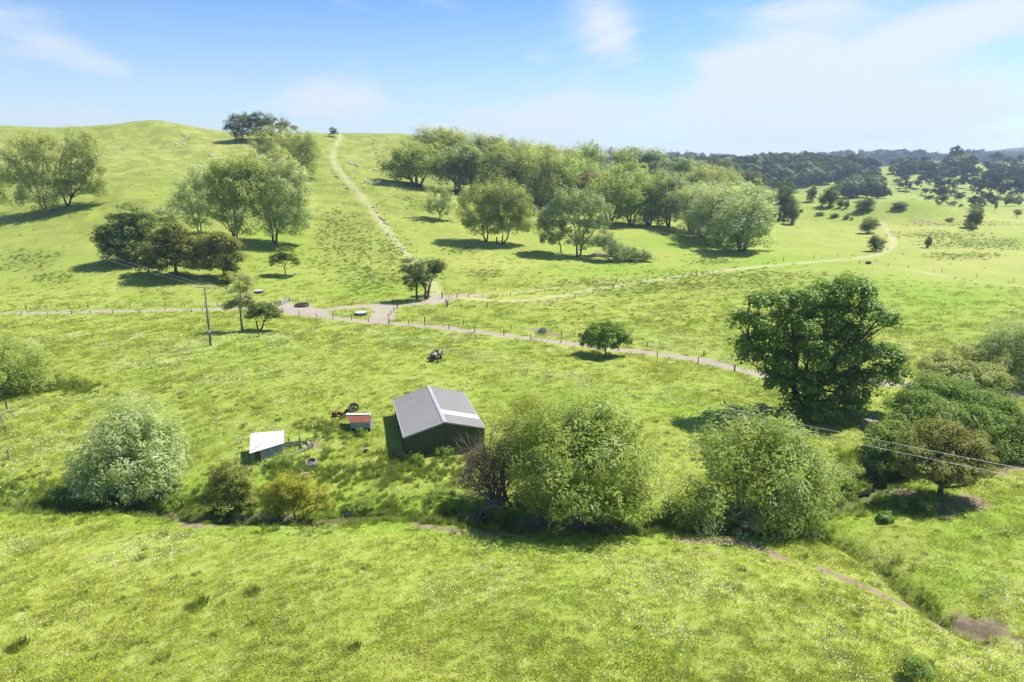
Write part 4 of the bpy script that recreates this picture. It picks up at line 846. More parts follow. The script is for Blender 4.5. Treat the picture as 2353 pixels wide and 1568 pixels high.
for a in [
 ('t0',1790,506,58,76,'largest dark evergreen on the spur right of the hillside wood'),('y0',1800,508,36,48,'olive evergreen at the foot of the largest dark one on the spur'),('t1',1819,516,26,56,'narrow dark evergreen at the lower right of the spur group'),
 ('t1',1803,460,50,50,'dark evergreen on the spur skyline above the largest one'),('t0',1862,464,24,36,'small dark evergreen on a thin trunk on the spur crest'),('t1',1906,476,32,50,'upright dark evergreen with reddish trunk on the spur crest'),('y0',1889,475,20,30,'small olive evergreen beside the upright one on the spur crest'),
 ('y0',1930,479,20,22,'left of two small bushes on the spur crest'),('y0',1944,480,16,20,'right of two small bushes on the spur crest'),('t0',1984,484,48,29,'broad low dark evergreen on the crest of the spur'),('t1',2066,479,40,15,'low dark shrub just behind the grassy hump'),
 ('y0',1994,537,42,36,'small olive tree left of the bend in the grass track'),('t0',2013,578,38,36,'dark bushy tree beside the bend in the grass track'),('t1',2132,570,13,28,'tiny lone tree on the yellow flat right of the grass track'),
 ('t0',2227,524,30,42,'left dark tree of the pair on the green flat'),('y0',2242,524,26,44,'right olive tree of the pair on the green flat'),('t1',2232,530,12,14,'round bush at the foot of the pair on the green flat'),
 ('p0',2336,501,20,20,'thin brown tree on the flat near the right edge'),('p0',2286,487,7,24,'slim bare tree on the flat'),
 ('y0',1883,496,22,8,'left of four low bushes on the spur face'),('t0',1916,500,24,9,'second of four low bushes on the spur face'),('t1',1945,504,16,10,'third of four low bushes on the spur face'),('t0',1957,506,8,6,'smallest, rightmost of four low bushes on the spur face'),('t0',1840,489,10,8,'single low bush on the spur face below the skyline evergreen')]:
    place(a[0], *a[1:5], a[5], 'evergreen_tree' if 'tree' in a[5] or 'evergreen' in a[5] else 'bush', None, 'tree' if 'tree' in a[5] or 'evergreen' in a[5] else 'bush')
# far side of the valley
far = [(1230,460,65,65),(970,480,70,50),(1050,470,85,65),(1000,520,60,50),(1070,545,95,80),(1175,520,100,65),(970,590,50,45),(1330,500,150,120),(1350,440,90,60),(1440,540,100,110),(1530,550,130,105),(1290,600,90,60),(1420,640,170,120),(1570,600,85,55),(1800,430,90,110),
 (1690,520,130,110),(1780,540,90,110),(1900,480,130,100),(1970,600,190,200),(1880,620,120,160),(1690,575,50,35),(1660,660,110,75),(1780,742,90,110),(1940,705,90,110),(2000,715,80,75),(2220,640,180,190),(2320,640,120,200),(2130,620,90,120),(2320,560,90,140),(1450,700,110,75),(1330,660,90,50),
 (845,270,150,75),(1000,220,50,42),(1070,230,60,45),(1150,232,100,80),(1265,220,90,50),(1232,215,95,90),(1600,245,120,140),(1750,245,110,110),(1850,222,140,95),(2040,240,120,85),(2160,275,80,70),(2220,330,60,100),(2320,255,80,75),(1440,290,50,40),(1520,285,40,45),(1885,295,40,40),(1950,340,90,85),(2110,340,120,65),
 (250,280,75,40),(170,275,80,35),(90,290,80,45),(380,470,70,45),(440,500,60,45),(1140,430,20,15),(2105,450,25,25)]
pale = [(1870,735,85,90),(2170,715,110,95),(2285,715,100,85),(1855,760,110,55),(1425,700,60,30),(1580,715,90,40),(1660,728,60,30),(2130,210,100,75),(2240,212,80,62),(520,520,110,90),(840,630,110,90),(1550,880,80,30)]
for lst, kd, lab, gname in ((far, 'f', 'dark rounded tree ', 'dark trees across the valley'), (pale, 'l', 'pale green tree among darker ones ', 'pale trees across the valley')):
    for i, (x, y, w, h) in enumerate(lst):
        if w * h < 3000 and kd == 'f': continue
        w, h = w * 1.12, h * 1.08
        wh = 'on the skyline across the valley' if y < 300 else ('on the upper paddocks across the valley' if y < 475 else ('on the lower slopes across the valley' if y < 650 else 'on the valley floor'))
        big = 'large ' if w * h > 11000 else ('small ' if w * h < 4200 else 'middling ')
        place(kd + (str(i % 3) if kd == 'f' else '0'), 1855.2 + x * .2115, 323 + y * .2115, w * .2115 * 1.05, h * .2115 * 1.15, big + lab + wh, 'far_tree', gname, trunk=False)
# the continuous bush on the far hills reads as one mass: instances of the same crowns on a point cloud
def instancer(name, pts, scales, rots, srcs, label=None, cat=None, kind='stuff', tilt=None, picks=None):
    """one object: source meshes instanced on points by geometry nodes"""
    pts = np.asarray(pts, np.float32)
    picks = np.zeros(len(pts), int) if picks is None else picks
    me = bpy.data.meshes.new(name); me.vertices.add(len(pts)); me.vertices.foreach_set('co', pts.ravel())
    sc = np.asarray(scales, np.float32); sc = sc if sc.ndim == 2 else np.repeat(sc[:, None], 3, 1)
    a = me.attributes.new('sc', 'FLOAT_VECTOR', 'POINT'); a.data.foreach_set('vector', sc.ravel())
    ro = np.zeros((len(pts), 3), np.float32); ro[:, 2] = rots
    if tilt is not None: ro[:, :2] = tilt
    a = me.attributes.new('ro', 'FLOAT_VECTOR', 'POINT'); a.data.foreach_set('vector', ro.ravel())
    a = me.attributes.new('pk', 'INT', 'POINT'); a.data.foreach_set('value', np.asarray(picks, np.int32))
    o = link(bpy.data.objects.new(name, me)); ng = bpy.data.node_groups.new(name, 'GeometryNodeTree')
    ng.interface.new_socket('Geometry', in_out='INPUT', socket_type='NodeSocketGeometry'); ng.interface.new_socket('Geometry', in_out='OUTPUT', socket_type='NodeSocketGeometry')
    gi = ng.nodes.new('NodeGroupInput'); go = ng.nodes.new('NodeGroupOutput'); join = ng.nodes.new('GeometryNodeGeometryToInstance')
    def named(nm, t): q = ng.nodes.new('GeometryNodeInputNamedAttribute'); q.data_type = t; q.inputs[0].default_value = nm; return q.outputs[0]
    for sme in srcs:
        so = bpy.data.objects.new(name + '_source', sme)       # never linked into the scene
        oi = ng.nodes.new('GeometryNodeObjectInfo'); oi.inputs['Object'].default_value = so; oi.inputs['As Instance'].default_value = True
        ng.links.new(oi.outputs['Geometry'], join.inputs[0])
    iop = ng.nodes.new('GeometryNodeInstanceOnPoints'); iop.inputs['Pick Instance'].default_value = True
    ng.links.new(gi.outputs[0], iop.inputs['Points']); ng.links.new(named('pk', 'INT'), iop.inputs['Instance Index'])
    jj = ng.nodes.new('GeometryNodeJoinGeometry')
    for l in list(join.id_data.links):
        if l.to_node == join: src = l.from_socket; ng.links.remove(l); ng.links.new(src, jj.inputs[0])
    ng.nodes.remove(join)
    ng.links.new(jj.outputs[0], iop.inputs['Instance']); ng.links.new(named('sc', 'FLOAT_VECTOR'), iop.inputs['Scale']); ng.links.new(named('ro', 'FLOAT_VECTOR'), iop.inputs['Rotation'])
    ng.links.new(iop.outputs[0], go.inputs[0]); md = o.modifiers.new('scatter', 'NODES'); md.node_group = ng
    o['kind'] = kind
    if label: o['label'] = label
    if cat: o['category'] = cat
    return o
rb = np.random.default_rng(55); bpts = []; bsc = []
regs = [(900,1750,262,378,90,.7),(0,520,260,430,150,.9),(520,800,245,300,35,.8),(560,760,370,430,24,.7),(380,800,470,625,80,.8),(0,230,430,470,12,.7),(1990,2353,330,400,40,.7),(-1500,60,235,330,330,1),(-1250,-400,330,470,80,1),(-700,0,330,500,90,1),(700,1150,200,240,30,.6),(1550,1760,245,300,40,.8),(-250,300,285,420,90,1)]
for x0, x1, y0, y1, n_, s_ in regs:
    for _ in range(n_):
        u = 1855.2 + rb.uniform(x0, x1) * .2115; v = 323 + (y0 + (y1 - y0) * rb.uniform(0, 1)) * .2115 + 3
        p = P(u, v, lo=560)
        if p[1] < 600 or p[1] > 2400: continue
        bpts.append(p - np.array([0, 0, .5])); bsc.append(rb.uniform(.7, 1.6) * s_)
for _ in range(500):
    u = rb.uniform(1500, 2400); Y = 1900 + rb.uniform(-120, 220); p = at_range(u, 372, Y); p[2] = gz(p[0], p[1]); bpts.append(p); bsc.append(rb.uniform(1.0, 1.7))
bsc = np.array(bsc)
instancer('far_bush', bpts, np.stack([bsc, bsc, bsc * .95], -1), rb.uniform(0, 6.28, len(bpts)), [PR['f0']['crown'], PR['f1']['crown'], PR['f2']['crown'], PR['l0']['crown']],
          'continuous dark native bush clothing the hills across the valley', 'forest', picks=rb.choice(4, len(bpts), p=[.31, .31, .30, .08]))

# ------------------------------------------------------------------ the grey shed
def corr(mb, p0, ux, uy, W, Ln, pitch=.19, h=.028, m=0):
    """ribbed steel sheet: ribs run along uy, W across along ux"""
    ux, uy = np.array(ux, float), np.array(uy, float); nn = np.cross(ux, uy); nn /= np.linalg.norm(nn); p0 = np.array(p0, float)
    k = int(W / pitch); vs = []; xs = []
    for i in range(k):
        x = i * W / k; q = W / k; xs += [(x, 0), (x + q * .62, 0), (x + q * .70, h), (x + q * .92, h)]
    xs.append((W, 0))
    for x, z in xs: a = p0 + ux * x + nn * z; vs += [a, a + uy * Ln]
    mb.add(vs, [(2 * i, 2 * i + 2, 2 * i + 3, 2 * i + 1) for i in range(len(xs) - 1)], m)
def shed():
    x0, y0, yaw, W, Ln, h, rise = -12.483, 67.216, .278, 9.628, 12.678, 2.665, 1.331
    zb = -.2; root = empty('farm_shed', (x0, y0, zb), yaw); tag(root, 'grey roofed dark green corrugated farm shed with one clear roof strip', 'shed')
    o = .12; G = -.6
    wl = MB(); corr(wl, (o, o, G), (1, 0, 0), (0, 0, 1), W - 2 * o, h - G)                      # front lower part
    n_ = 24; xs = np.linspace(o, W - o, n_ * 2 + 1)
    def gz_(x): return h + rise * (1 - abs(x - W / 2) / (W / 2)) - .03
    for y, s in ((o, 1), (Ln - o, -1)):
        fw = MB()
        for i in range(50):
            a = o + (W - 2 * o) * i / 50; b = o + (W - 2 * o) * (i + 1) / 50; c = a + (b - a) * .62; d = a + (b - a) * .7; e = a + (b - a) * .92
            pts = [(a, 0), (c, 0), (d, .03), (e, .03), (b, 0)]
            for (xa, za), (xb, zb_) in zip(pts[:-1], pts[1:]):
                ya, yb = y - s * za, y - s * zb_
                fw.add([(xa, ya, G), (xb, yb, G), (xb, yb, gz_(xb)), (xa, ya, gz_(xa))], [(0, 1, 2, 3)])
        fw.build('gable_wall', M['wall_green'], root)
    for x, s in ((o, -1), (W - o, 1)):
        sw = MB(); corr(sw, (x, o, G), (0, 1, 0), (0, 0, 1), Ln - 2 * o, h - G - .04); sw.build('side_wall', M['wall_green'], root)
    # roof slopes as single ribbed sheets of sheeting widths
    sl = math.hypot(W / 2, rise)
    for side in (0, 1):
        q0 = (0, 0, h) if side == 0 else (W, 0, h); d = np.array([W / 2, 0, rise]) / sl if side == 0 else np.array([-W / 2, 0, rise]) / sl
        ny = 9; wy = Ln / ny
        for i in range(ny):
            sky_ = side == 1 and i == 2
            s_ = MB(); p = np.array(q0, float) + np.array([0, wy * i, 0])
            if side == 0: corr(s_, p + [0, wy, 0], (0, -1, 0), d, wy, sl - .02, pitch=.2, h=.03)
            else: corr(s_, p, (0, 1, 0), d, wy, sl - .02, pitch=.2, h=.03)
            ob = s_.build('roof_sheet', M['skylight'] if sky_ else M['roof_grey'], root)
            if sky_: ob['label'] = 'clear white roof sheet'
    # solid lining just under the ribs keeps the slopes closed
    c_ = MB(); c_.add([(0.02, 0.02, h - .03), (W / 2, 0.02, h + rise - .03), (W / 2, Ln - .02, h + rise - .03), (0.02, Ln - .02, h - .03), (W - .02, .02, h - .03), (W - .02, Ln - .02, h - .03)], [(0, 1, 2, 3), (1, 4, 5, 2)])
    c_.build('roof_lining', M['dark'], root)
    rc_ = MB()
    for s in (-1, 1):
        a = W / 2; rc_.add([(a, -.05, h + rise + .075), (a, Ln + .05, h + rise + .075), (a + s * .22, Ln + .05, h + rise + .075 - .22 * rise / (W / 2) + .01), (a + s * .22, -.05, h + rise + .075 - .22 * rise / (W / 2) + .01)], [(0, 1, 2, 3)])
        rc_.add([(a + s * .22, -.05, h + rise + .025), (a + s * .22, Ln + .05, h + rise + .025), (a + s * .22, Ln + .05, h + rise - .03), (a + s * .22, -.05, h + rise - .03)], [(0, 1, 2, 3)])
    rc_.build('ridge_cap', M['flash'], root)
    for y in (-.02, Ln + .02):
        for s in (0, 1):
            b_ = MB(); xa = 0 if s == 0 else W
            b_.bar((xa, y, h - .03), (W / 2, y, h + rise - .03), .05, .17); b_.build('barge_flashing', M['flash'] if y < 0 else M['flash'], root)
    for x, nm in ((-.05, 'gutter'), (W + .05, 'gutter')):
        g_ = MB(); g_.bar((x, -.02, h - .06), (x, Ln + .02, h - .06), .11, .10); g_.build(nm, M['flash'], root)
    for xx in (o - .02, W - o + .02): f_ = MB(); f_.bar((xx, o - .03, G), (xx, o - .03, h - .1), .10, .10); f_.build('corner_flashing', M['wall_green'], root)
    # sliding doors on the side facing left
    dr = MB(); dr.box((o - .09, 3.4, 1.1), (.05, 3.2, 2.3)); dd = dr.build('sliding_door', M['wall_green'], root)
    r_ = MB(); r_.box((o - .10, 4.8, 2.38), (.08, 7.2, .09)); r_.build('door_rail', M['flash'], root)
    r_ = MB(); r_.box((o - .06, 6.0, -.02), (.10, 12.0, .14)); r_.build('base_rail', M['post_pale'], root)
shed()
# ------------------------------------------------------------------ white lean-to
def pts3(l): return [Q(*q) for q in l]
def lean_to():
    BL, BR, FR_, FL = pts3([(577, 996, 1.9), (652, 990, 1.9), (652.5, 1018, 1.25), (573, 1042, 1.15)])
    g0 = float(gz(FL[0], FL[1])); org = np.array([FL[0], FL[1], g0]); root = empty('lean_to_shelter', org); tag(root, 'white lean-to animal shelter with rust streaks on its flat roof', 'shelter')
    BL, BR, FR_, FL = [p - org for p in (BL, BR, FR_, FL)]
    n1, n2 = 28, 28; vs = []; ru = []
    for j in range(n2 + 1):
        for i in range(n1 + 1):
            a, b = i / n1, j / n2; p = (FL * (1 - a) + FR_ * a) * (1 - b) + (BL * (1 - a) + BR * a) * b
            vs.append(p + np.array([0, 0, .018 * math.cos(i * math.pi)]))
            d1 = abs(b - (.10 + a * .55)); ru.append(max(0, 1 - d1 / .10) * max(0, 1 - abs(a - .18) / .45) * 2.2 + max(0, 1 - abs(b - .34 - a * .2) / .03) * (.12 < a < .5) * .9)
    fc = [(j * (n1 + 1) + i, j * (n1 + 1) + i + 1, (j + 1) * (n1 + 1) + i + 1, (j + 1) * (n1 + 1) + i) for j in range(n2) for i in range(n1)]
    link(bpy.data.objects.new('roof_sheet', mesh_np('roof_sheet', vs, fc, [M['white_rust']], {'rust': np.clip(ru, 0, 1)})), root)
    e = MB()
    for a, b in ((FL, FR_), (FR_, BR), (BR, BL), (BL, FL)): e.bar(a - [0, 0, .05], b - [0, 0, .05], .05, .07)
    e.build('roof_frame', M['post_pale'], root)
    c0 = (FL + FR_ + BL + BR) / 4
    def ins(p, k=.88): q = c0 + (p - c0) * k; return q
    a, b, c, d = ins(FL), ins(FR_), ins(BR), ins(BL); dn = lambda p: np.array([p[0], p[1], -.4])
    m0 = a * .72 + b * .28; w = MB(); w.add([dn(m0), dn(b), b, m0], [(0, 1, 2, 3)]); w.build('front_wall', M['iron_blue'], root)
    w = MB(); w.add([dn(b), dn(c), c, b], [(0, 1, 2, 3)]); w.build('side_wall', M['iron_blue'], root)
    w = MB(); w.add([dn(c), dn(d), d, c], [(0, 1, 2, 3)]); w.add([dn(d), dn(a * .3 + d * .7), a * .3 + d * .7, d], [(0, 1, 2, 3)]); w.build('back_wall', M['iron_blue'], root)
    for p in (a, b, c, d, m0): w = MB(); w.bar(dn(p), p, .10, .10); w.build('post', M['post_pale'], root)
lean_to()
def pen():
    A, B, C_, D = P(642, 1034), P(693, 1026), P(708, 1034), P(655, 1056); root = empty('stock_pen', A); tag(root, 'broken low board pen attached to the right of the white shelter', 'pen')
    w = MB(); a = A - A + [0, 0, .1]; b = B - A; c = C_ - A; d = D - A
    for z in (.25, .6): w.bar(a + [0, 0, z], b + [0, 0, z], .05, .3)
    w.build('back_boards', M['post_pale'], root)
    w = MB(); w.bar(b + [.1, 0, .5], c + [0, 0, .9], .05, .5); w.build('tilted_gate', M['post_pale'], root)
    w = MB(); w.bar(d + [0, 0, .2], c + [0, 0, .35], .08, .22); w.build('front_board', M['post_pale'], root)
    w = MB(); w.bar(c + [0, 0, .25], (b + c) / 2 + [1.0, .2, .45], .05, .7); w.build('grey_panel', M['concrete'], root)
    for p in (b, c + [0, 0, 0], (a + b) / 2): w = MB(); w.bar(p - [0, 0, .3], p + [-.15, 0, 1.35], .10, .10); w.build('post', M['post'], root)
pen()
# ------------------------------------------------------------------ red roofed hutch
def hutch():
    Rl, Rr, El, Er = pts3([(796.5, 953.5, 1.75), (849.5, 952.5, 1.75), (801, 971, 1.25), (852.5, 971, 1.25)])
    org = np.array([El[0], El[1], float(gz(El[0], El[1]))]); root = empty('hutch', org); tag(root, 'little hutch with rusty red iron roof and grey blue walls', 'shed')
    Rl, Rr, El, Er = [p - org for p in (Rl, Rr, El, Er)]
    r_ = MB(); u = (Er - El); Lu = np.linalg.norm(u); up = (Rl + Rr) / 2 - (El + Er) / 2; s = np.linalg.norm(up); corr(r_, El, u / Lu, up / s, Lu, s, pitch=.09, h=.018); r_.build('roof_sheet', M['rust'], root)
    bk = up.copy(); bk[2] *= -.6; w = MB(); w.add([Rl, Rr, Rr + bk, Rl + bk], [(0, 1, 2, 3)]); w.build('rear_roof', M['rust'], root)
    w = MB(); w.bar(Rl + [-.05, 0, .04], Rr + [.1, 0, .04], .34, .09); w.build('ridge_cap', M['sheet_white'], root)
    w = MB(); i0, i1 = El + u * .06 + [0, .12, -.03], Er - u * .06 + [0, .12, -.03]; dn = lambda p, z=-.3: np.array([p[0], p[1], z])
    w.add([dn(i0, .42), dn(i1, .42), i1, i0], [(0, 1, 2, 3)]); w.build('front_wall', M['iron_blue'], root)
    w = MB(); w.add([dn(i0), dn(i1), dn(i1, .42), dn(i0, .42)], [(0, 1, 2, 3)]); w.build('open_base', M['dark'], root)  # solid near-black panel, shade under the hutch painted as colour
    j0, j1 = i0 + [0, 1.7, .1], i1 + [0, 1.7, .1]
    for p, q in ((i0, j0), (i1, j1)): w = MB(); mid = (p + q) / 2 + [0, 0, .42]; w.add([dn(p), dn(q), q, mid, p], [(0, 1, 2, 3, 4)]); w.build('side_wall', M['iron_blue'], root)
    w = MB(); w.add([dn(j0), dn(j1), j1, j0], [(3, 2, 1, 0)]); w.build('back_wall', M['iron_blue'], root)
    for p in (i0, i1): w = MB(); w.bar(dn(p), p, .09, .09); w.build('post', M['post_pale'], root)
hutch()
# ------------------------------------------------------------------ tractors
def wheel(name, c, Ro, w, root, hub='tractor_pink', lugs=16):
    mb = MB(); h = w / 2; mb.lathe([(Ro * .62, -h * .8), (Ro * .9, -h), (Ro, -h * .7), (Ro, h * .7), (Ro * .9, h), (Ro * .62, h * .8)], (0, 0, 0), 22, 'x')
    for i in range(lugs):
        a = 2 * math.pi * i / lugs
        for s in (-1, 1):
            y, z = math.cos(a + s * .06) * Ro, math.sin(a + s * .06) * Ro
            mb.bar((s * h * .05, y * 1.0, z * 1.0), (s * h * .85, math.cos(a - s * .0 + .14) * Ro, math.sin(a + .14) * Ro), .05, .07)
    ty = mb.build(name, M['rubber'], root, loc=c)
    r_ = MB(); r_.lathe([(Ro * .64, -h * .5), (Ro * .56, -h * .2), (Ro * .2, -h * .15), (Ro * .14, -h * .4), (.001, -h * .4)], (0, 0, 0), 18, 'x'); r_.lathe([(Ro * .64, h * .5), (Ro * .56, h * .2), (Ro * .2, h * .15), (Ro * .14, h * .4), (.001, h * .4)], (0, 0, 0), 18, 'x')
    r_.build('rim', M[hub], ty); return ty
def tractor(u, v, rz, label, k=1.0, wreck=False):
    b = P(u, v); root = empty('wrecked_tractor' if wreck else 'old_tractor', b, rz, (k, k, k)); tag(root, label, 'tractor')
    red = 'rust' if wreck else 'tractor_pink'
    for s in (-1, 1):
        if not (wreck and s > 0): wheel('rear_wheel', (s * .78, .9, .66), .68, .32, root, red)
        wheel('front_wheel', (s * .68, -1.05, .36), .38, .17, root, red, 10)
        f = MB(); 
        for i in range(6):
            a0, a1 = R(20 + i * 24), R(20 + (i + 1) * 24); q0 = (.80 * math.cos(a0), .80 * math.sin(a0)); q1 = (.80 * math.cos(a1), .80 * math.sin(a1))
            f.add([(s * .56, .9 + q0[0], .66 + q0[1]), (s * .92, .9 + q0[0], .66 + q0[1]), (s * .92, .9 + q1[0], .66 + q1[1]), (s * .56, .9 + q1[0], .66 + q1[1])], [(0, 1, 2, 3)])
        f.build('mudguard', M[red], root)
    h = MB(); h.box((0, -.35, .98), (.46, 1.35, .42), top=.86); h.box((0, -.3, 1.22), (.34, 1.2, .08), top=.7); h.build('bonnet', M[red], root)
    g = MB(); g.box((0, -1.06, .88), (.50, .10, .62)); 
    for i in range(6): g.box((0, -1.125, .65 + i * .09), (.42, .03, .035))
    g.build('radiator_grille', M['iron_dark'], root)
    e = MB(); e.box((0, -.35, .62), (.34, 1.5, .42)); e.box((0, .75, .68), (.50, .75, .50)); e.box((0, -1.0, .42), (1.2, .12, .12)); e.box((0, .9, .66), (1.3, .2, .2)); e.build('engine_block', M['iron_dark'], root)
    st = MB(); st.box((0, .85, 1.12), (.46, .40, .07)); st.box((0, 1.05, 1.28), (.46, .06, .32)); st.build('seat', M['iron_dark'], root)
    sw = MB(); sw.tube([(0, .25, 1.1), (0, .48, 1.40)], .022, 6); n_ = 14
    sw.tube([(.21 * math.cos(2 * math.pi * i / n_), .48 + .12 * math.sin(2 * math.pi * i / n_), 1.40 + .17 * math.sin(2 * math.pi * i / n_)) for i in range(n_ + 1)], .018, 5); sw.build('steering_wheel', M['iron_dark'], root)
    ex = MB(); ex.tube([(.16, -.2, 1.2), (.16, -.2, 1.75)], [.03, .035], 8); ex.build('exhaust_pipe', M['iron_dark'], root)
    for s in (-1, 1): hl = MB(); hl.lathe([(.001, 0), (.07, 0), (.08, .08), (.04, .12)], (0, 0, 0), 10); o_ = hl.build('headlight', M['galv'], root, loc=(s * .33, -1.0, 1.05)); o_.rotation_euler = (R(90), 0, 0)
tractor(1001, 827, R(-6), 'old faded red tractor facing the viewer, alone in the meadow')
tractor(779, 957, R(78), 'rusty dismantled tractor in the grass beside the red roofed hutch', .52, True)
def tyre(u, v, k, tilt, label):
    b = P(u, v); mb = MB(); mb.lathe([(.36, -.16), (.50, -.2), (.58, -.13), (.58, .13), (.50, .2), (.36, .16), (.42, 0), (.36, -.16)], k=26)
    o = mb.build('tyre', M['rubber'], None, loc=b + [0, 0, .24 * k]); o.scale = (k, k, k); o.rotation_euler = tilt; tag(o, label, 'tyre')
tyre(813, 942, 1.25, (R(38), 0, R(25)), 'large black tyre lying tilted in the grass behind the red hutch')
tyre(800, 955, 1.1, (R(62), 0, R(-30)), 'black tyre leaning against the back of the red hutch')
# ------------------------------------------------------------------ power pole and its two lines
pb = P(484, 795); ht = Q(474, 660, 0)
# height of the pole top: point above the base that projects to row 660
hs = np.linspace(5, 16, 400); pv = project(np.full(400, pb[0]), np.full(400, pb[1]), pb[2] + hs)[1]; PH = float(np.interp(660, pv[::-1], hs[::-1]))
pole = empty('power_pole', pb, R(-14)); tag(pole, 'tall timber power pole with a white crossarm and pale band', 'power pole')
lx = .38
w = MB(); w.tube([(0, 0, -.4), (lx * .5, 0, PH * .5), (lx, 0, PH)], [.20, .165, .12], 10); w.build('post', M['pole'], pole, smooth=True)
w = MB(); w.lathe([(.198, 0), (.198, .62), (.18, .62)], (lx * .23, 0, 0), 12); o = w.build('marker_band', M['white_ins'], pole, loc=(0, 0, PH * .235))
w = MB(); w.bar((lx - 1.45, -.16, PH - .05), (lx + 1.45, -.16, PH - .05), .13, .13); w.build('crossarm', M['galv'], pole)
w = MB(); w.bar((lx - .75, -.1, PH - .12), (lx, -.1, PH - .85), .05, .05); w.bar((lx + .75, -.1, PH - .12), (lx, -.1, PH - .85), .05, .05); w.build('arm_brace', M['galv'], pole)
ends = []
for s in (-1, 1):
    w = MB(); w.lathe([(.03, 0), (.09, .05), (.05, .1), (.09, .16), (.05, .22), (.03, .27)], k=10); w.build('insulator', M['white_ins'], pole, loc=(lx + s * 1.36, -.16, PH + .01))
    co, si = math.cos(R(-14)), math.sin(R(-14)); q = (lx + s * 1.36, -.16); ends.append(pb + np.array([q[0] * co - q[1] * si, q[0] * si + q[1] * co, PH + .29]))
def line(a, b, sag, label, r=.016, k=26):
    pts = [a + (b - a) * t - np.array([0, 0, sag * 4 * t * (1 - t)]) for t in np.linspace(0, 1, k)]
    mb = MB(); mb.tube(pts, r, 5); o = mb.build('power_line', M['wire']); tag(o, label, 'power line', 'overhead power lines')
line(ends[1], Q(2700, 1146, 8.6), 1.2, 'upper of the two wires crossing from the pole to the right edge')
line(ends[0], Q(2700, 1170, 8.6), 1.2, 'lower of the two wires crossing from the pole to the right edge')
e2 = at_range(-120, 478, 250); e2[2] = gz(e2[0], e2[1]) + 9
line(ends[1], e2 + [2, 1, 0], 2.6, 'upper of the two wires climbing left from the pole past the dark conifers')
line(ends[0], e2 - [2, 1, 0], 2.6, 'lower of the two wires climbing left from the pole past the dark conifers')
# ------------------------------------------------------------------ fences
pm = MB(); pm.tube([(0, 0, -.4), (0, 0, 1.15)], [.085, .075], 7); post_me = bpy.data.meshes.new('post'); post_me.from_pydata(pm.v, [], pm.f); post_me.materials.append(M['post']); post_me.update()
pm = MB(); pm.tube([(0, 0, -.4), (0, 0, 1.15)], [.08, .07], 7); post_me2 = bpy.data.meshes.new('post'); post_me2.from_pydata(pm.v, [], pm.f); post_me2.materials.append(M['post_pale']); post_me2.update()
def fence(pts, label, k=1.0, wires=3, pale=0.0, thick=1.0):
    rg = random.Random(len(pts) * 7 + int(pts[0][0])); W_ = [P(u, v) for u, v in pts]; root = empty('fence', W_[0]); tag(root, label, 'fence')
    for i, p in enumerate(W_):
        o = bpy.data.objects.new('post', post_me2 if rg.random() < pale else post_me); link(o, root); o.location = tuple(p - W_[0]); kk = k * rg.uniform(.88, 1.12); t = thick * (1.5 if i in (0, len(W_) - 1) else 1)
        o.scale = (t, t, kk); o.rotation_euler = (rg.uniform(-.07, .07), rg.uniform(-.07, .07), rg.uniform(0, 3))
    if wires:
        for hz in np.linspace(.3, 1.0, wires):
            w = MB(); w.tube([p - W_[0] + np.array([0, 0, hz * k]) for p in W_], .011, 4); w.build('wire', M['fwire'], root)
fence([(649,718),(688,727),(728,731),(765,733),(808,735),(847,740),(894,745),(938,747),(976,750),(1032,757),(1091,764),(1158,771),(1219,781),(1289,788),(1357,797),(1422,807),(1510,822),(1604,837),(1688,854)], 'dark post and wire fence along the near side of the gravel track')
fence([(976,739),(1065,746),(1174,758),(1290,772),(1487,798),(1617,819),(1730,838)], 'sparser post fence along the far side of the gravel track')
fence([(666,694),(686,693),(708,695),(726,694),(766,696),(812,697),(857,697),(903,697),(950,696),(966,695)], 'post fence between the track junction and the left slope', pale=.5)
fence([(894,744),(893,732),(898,724),(905,716),(913,708)], 'short row of posts closing the east side of the turning area')
fence([(60,712),(108,710),(158,709),(184,709),(203,709),(247,708),(290,706),(332,705),(380,704),(424,703),(470,704),(500,703)], 'old fence on the far side of the pale track at left', .9, 2, .4)
fence([(50,724),(110,724),(165,723),(208,722),(260,721),(320,720),(380,718),(440,717),(466,716)], 'low fence on the near side of the pale track at left', .75, 2, .3)
fence([(1028,706),(1060,708),(1120,707),(1181,705),(1236,703),(1280,695),(1322,685),(1362,675),(1410,664),(1464,654),(1530,643),(1600,632)], 'fence running right from the gate below the grass track')
fence([(1050,684),(1076,685),(1110,684),(1143,683),(1173,681),(1204,675),(1232,671),(1262,667),(1290,662),(1320,657),(1362,652),(1420,643),(1500,632)], 'faint fence above the grass track right of the gate', .85, 2, .3)
fence([(1800,600),(1870,594),(1925,590),(1963,591),(2010,584),(2040,575)], 'small fence on the far side of the grass track at the bend', 1.0, 2)
fence([(1974,607),(2040,613),(2087,617),(2164,626),(2244,638),(2329,649),(2400,660)], 'long fence across the yellow flat at right', 1.0, 2)
fence([(815,412),(828,425),(837,434),(850,454),(866,475),(884,496),(908,522),(931,550),(945,566),(957,581),(975,610),(990,640)], 'fence climbing the hill along the right of the wheel track', 1.0, 2)
fence([(780,330),(782,360),(790,385),(803,403),(815,440),(843,478),(868,512),(893,541),(920,575)], 'fence climbing the hill along the left of the wheel track', .9, 2)
fence([(22,1054),(14,1000),(5,972),(16,940)], 'grey post fence at the left edge of the meadow', 1.2, 2, .8)
fence([(560,330),(600,338),(650,340),(700,345),(740,318),(800,312),(860,311),(920,314),(965,318)], 'thin fence along the crest of the hill', .9, 2)
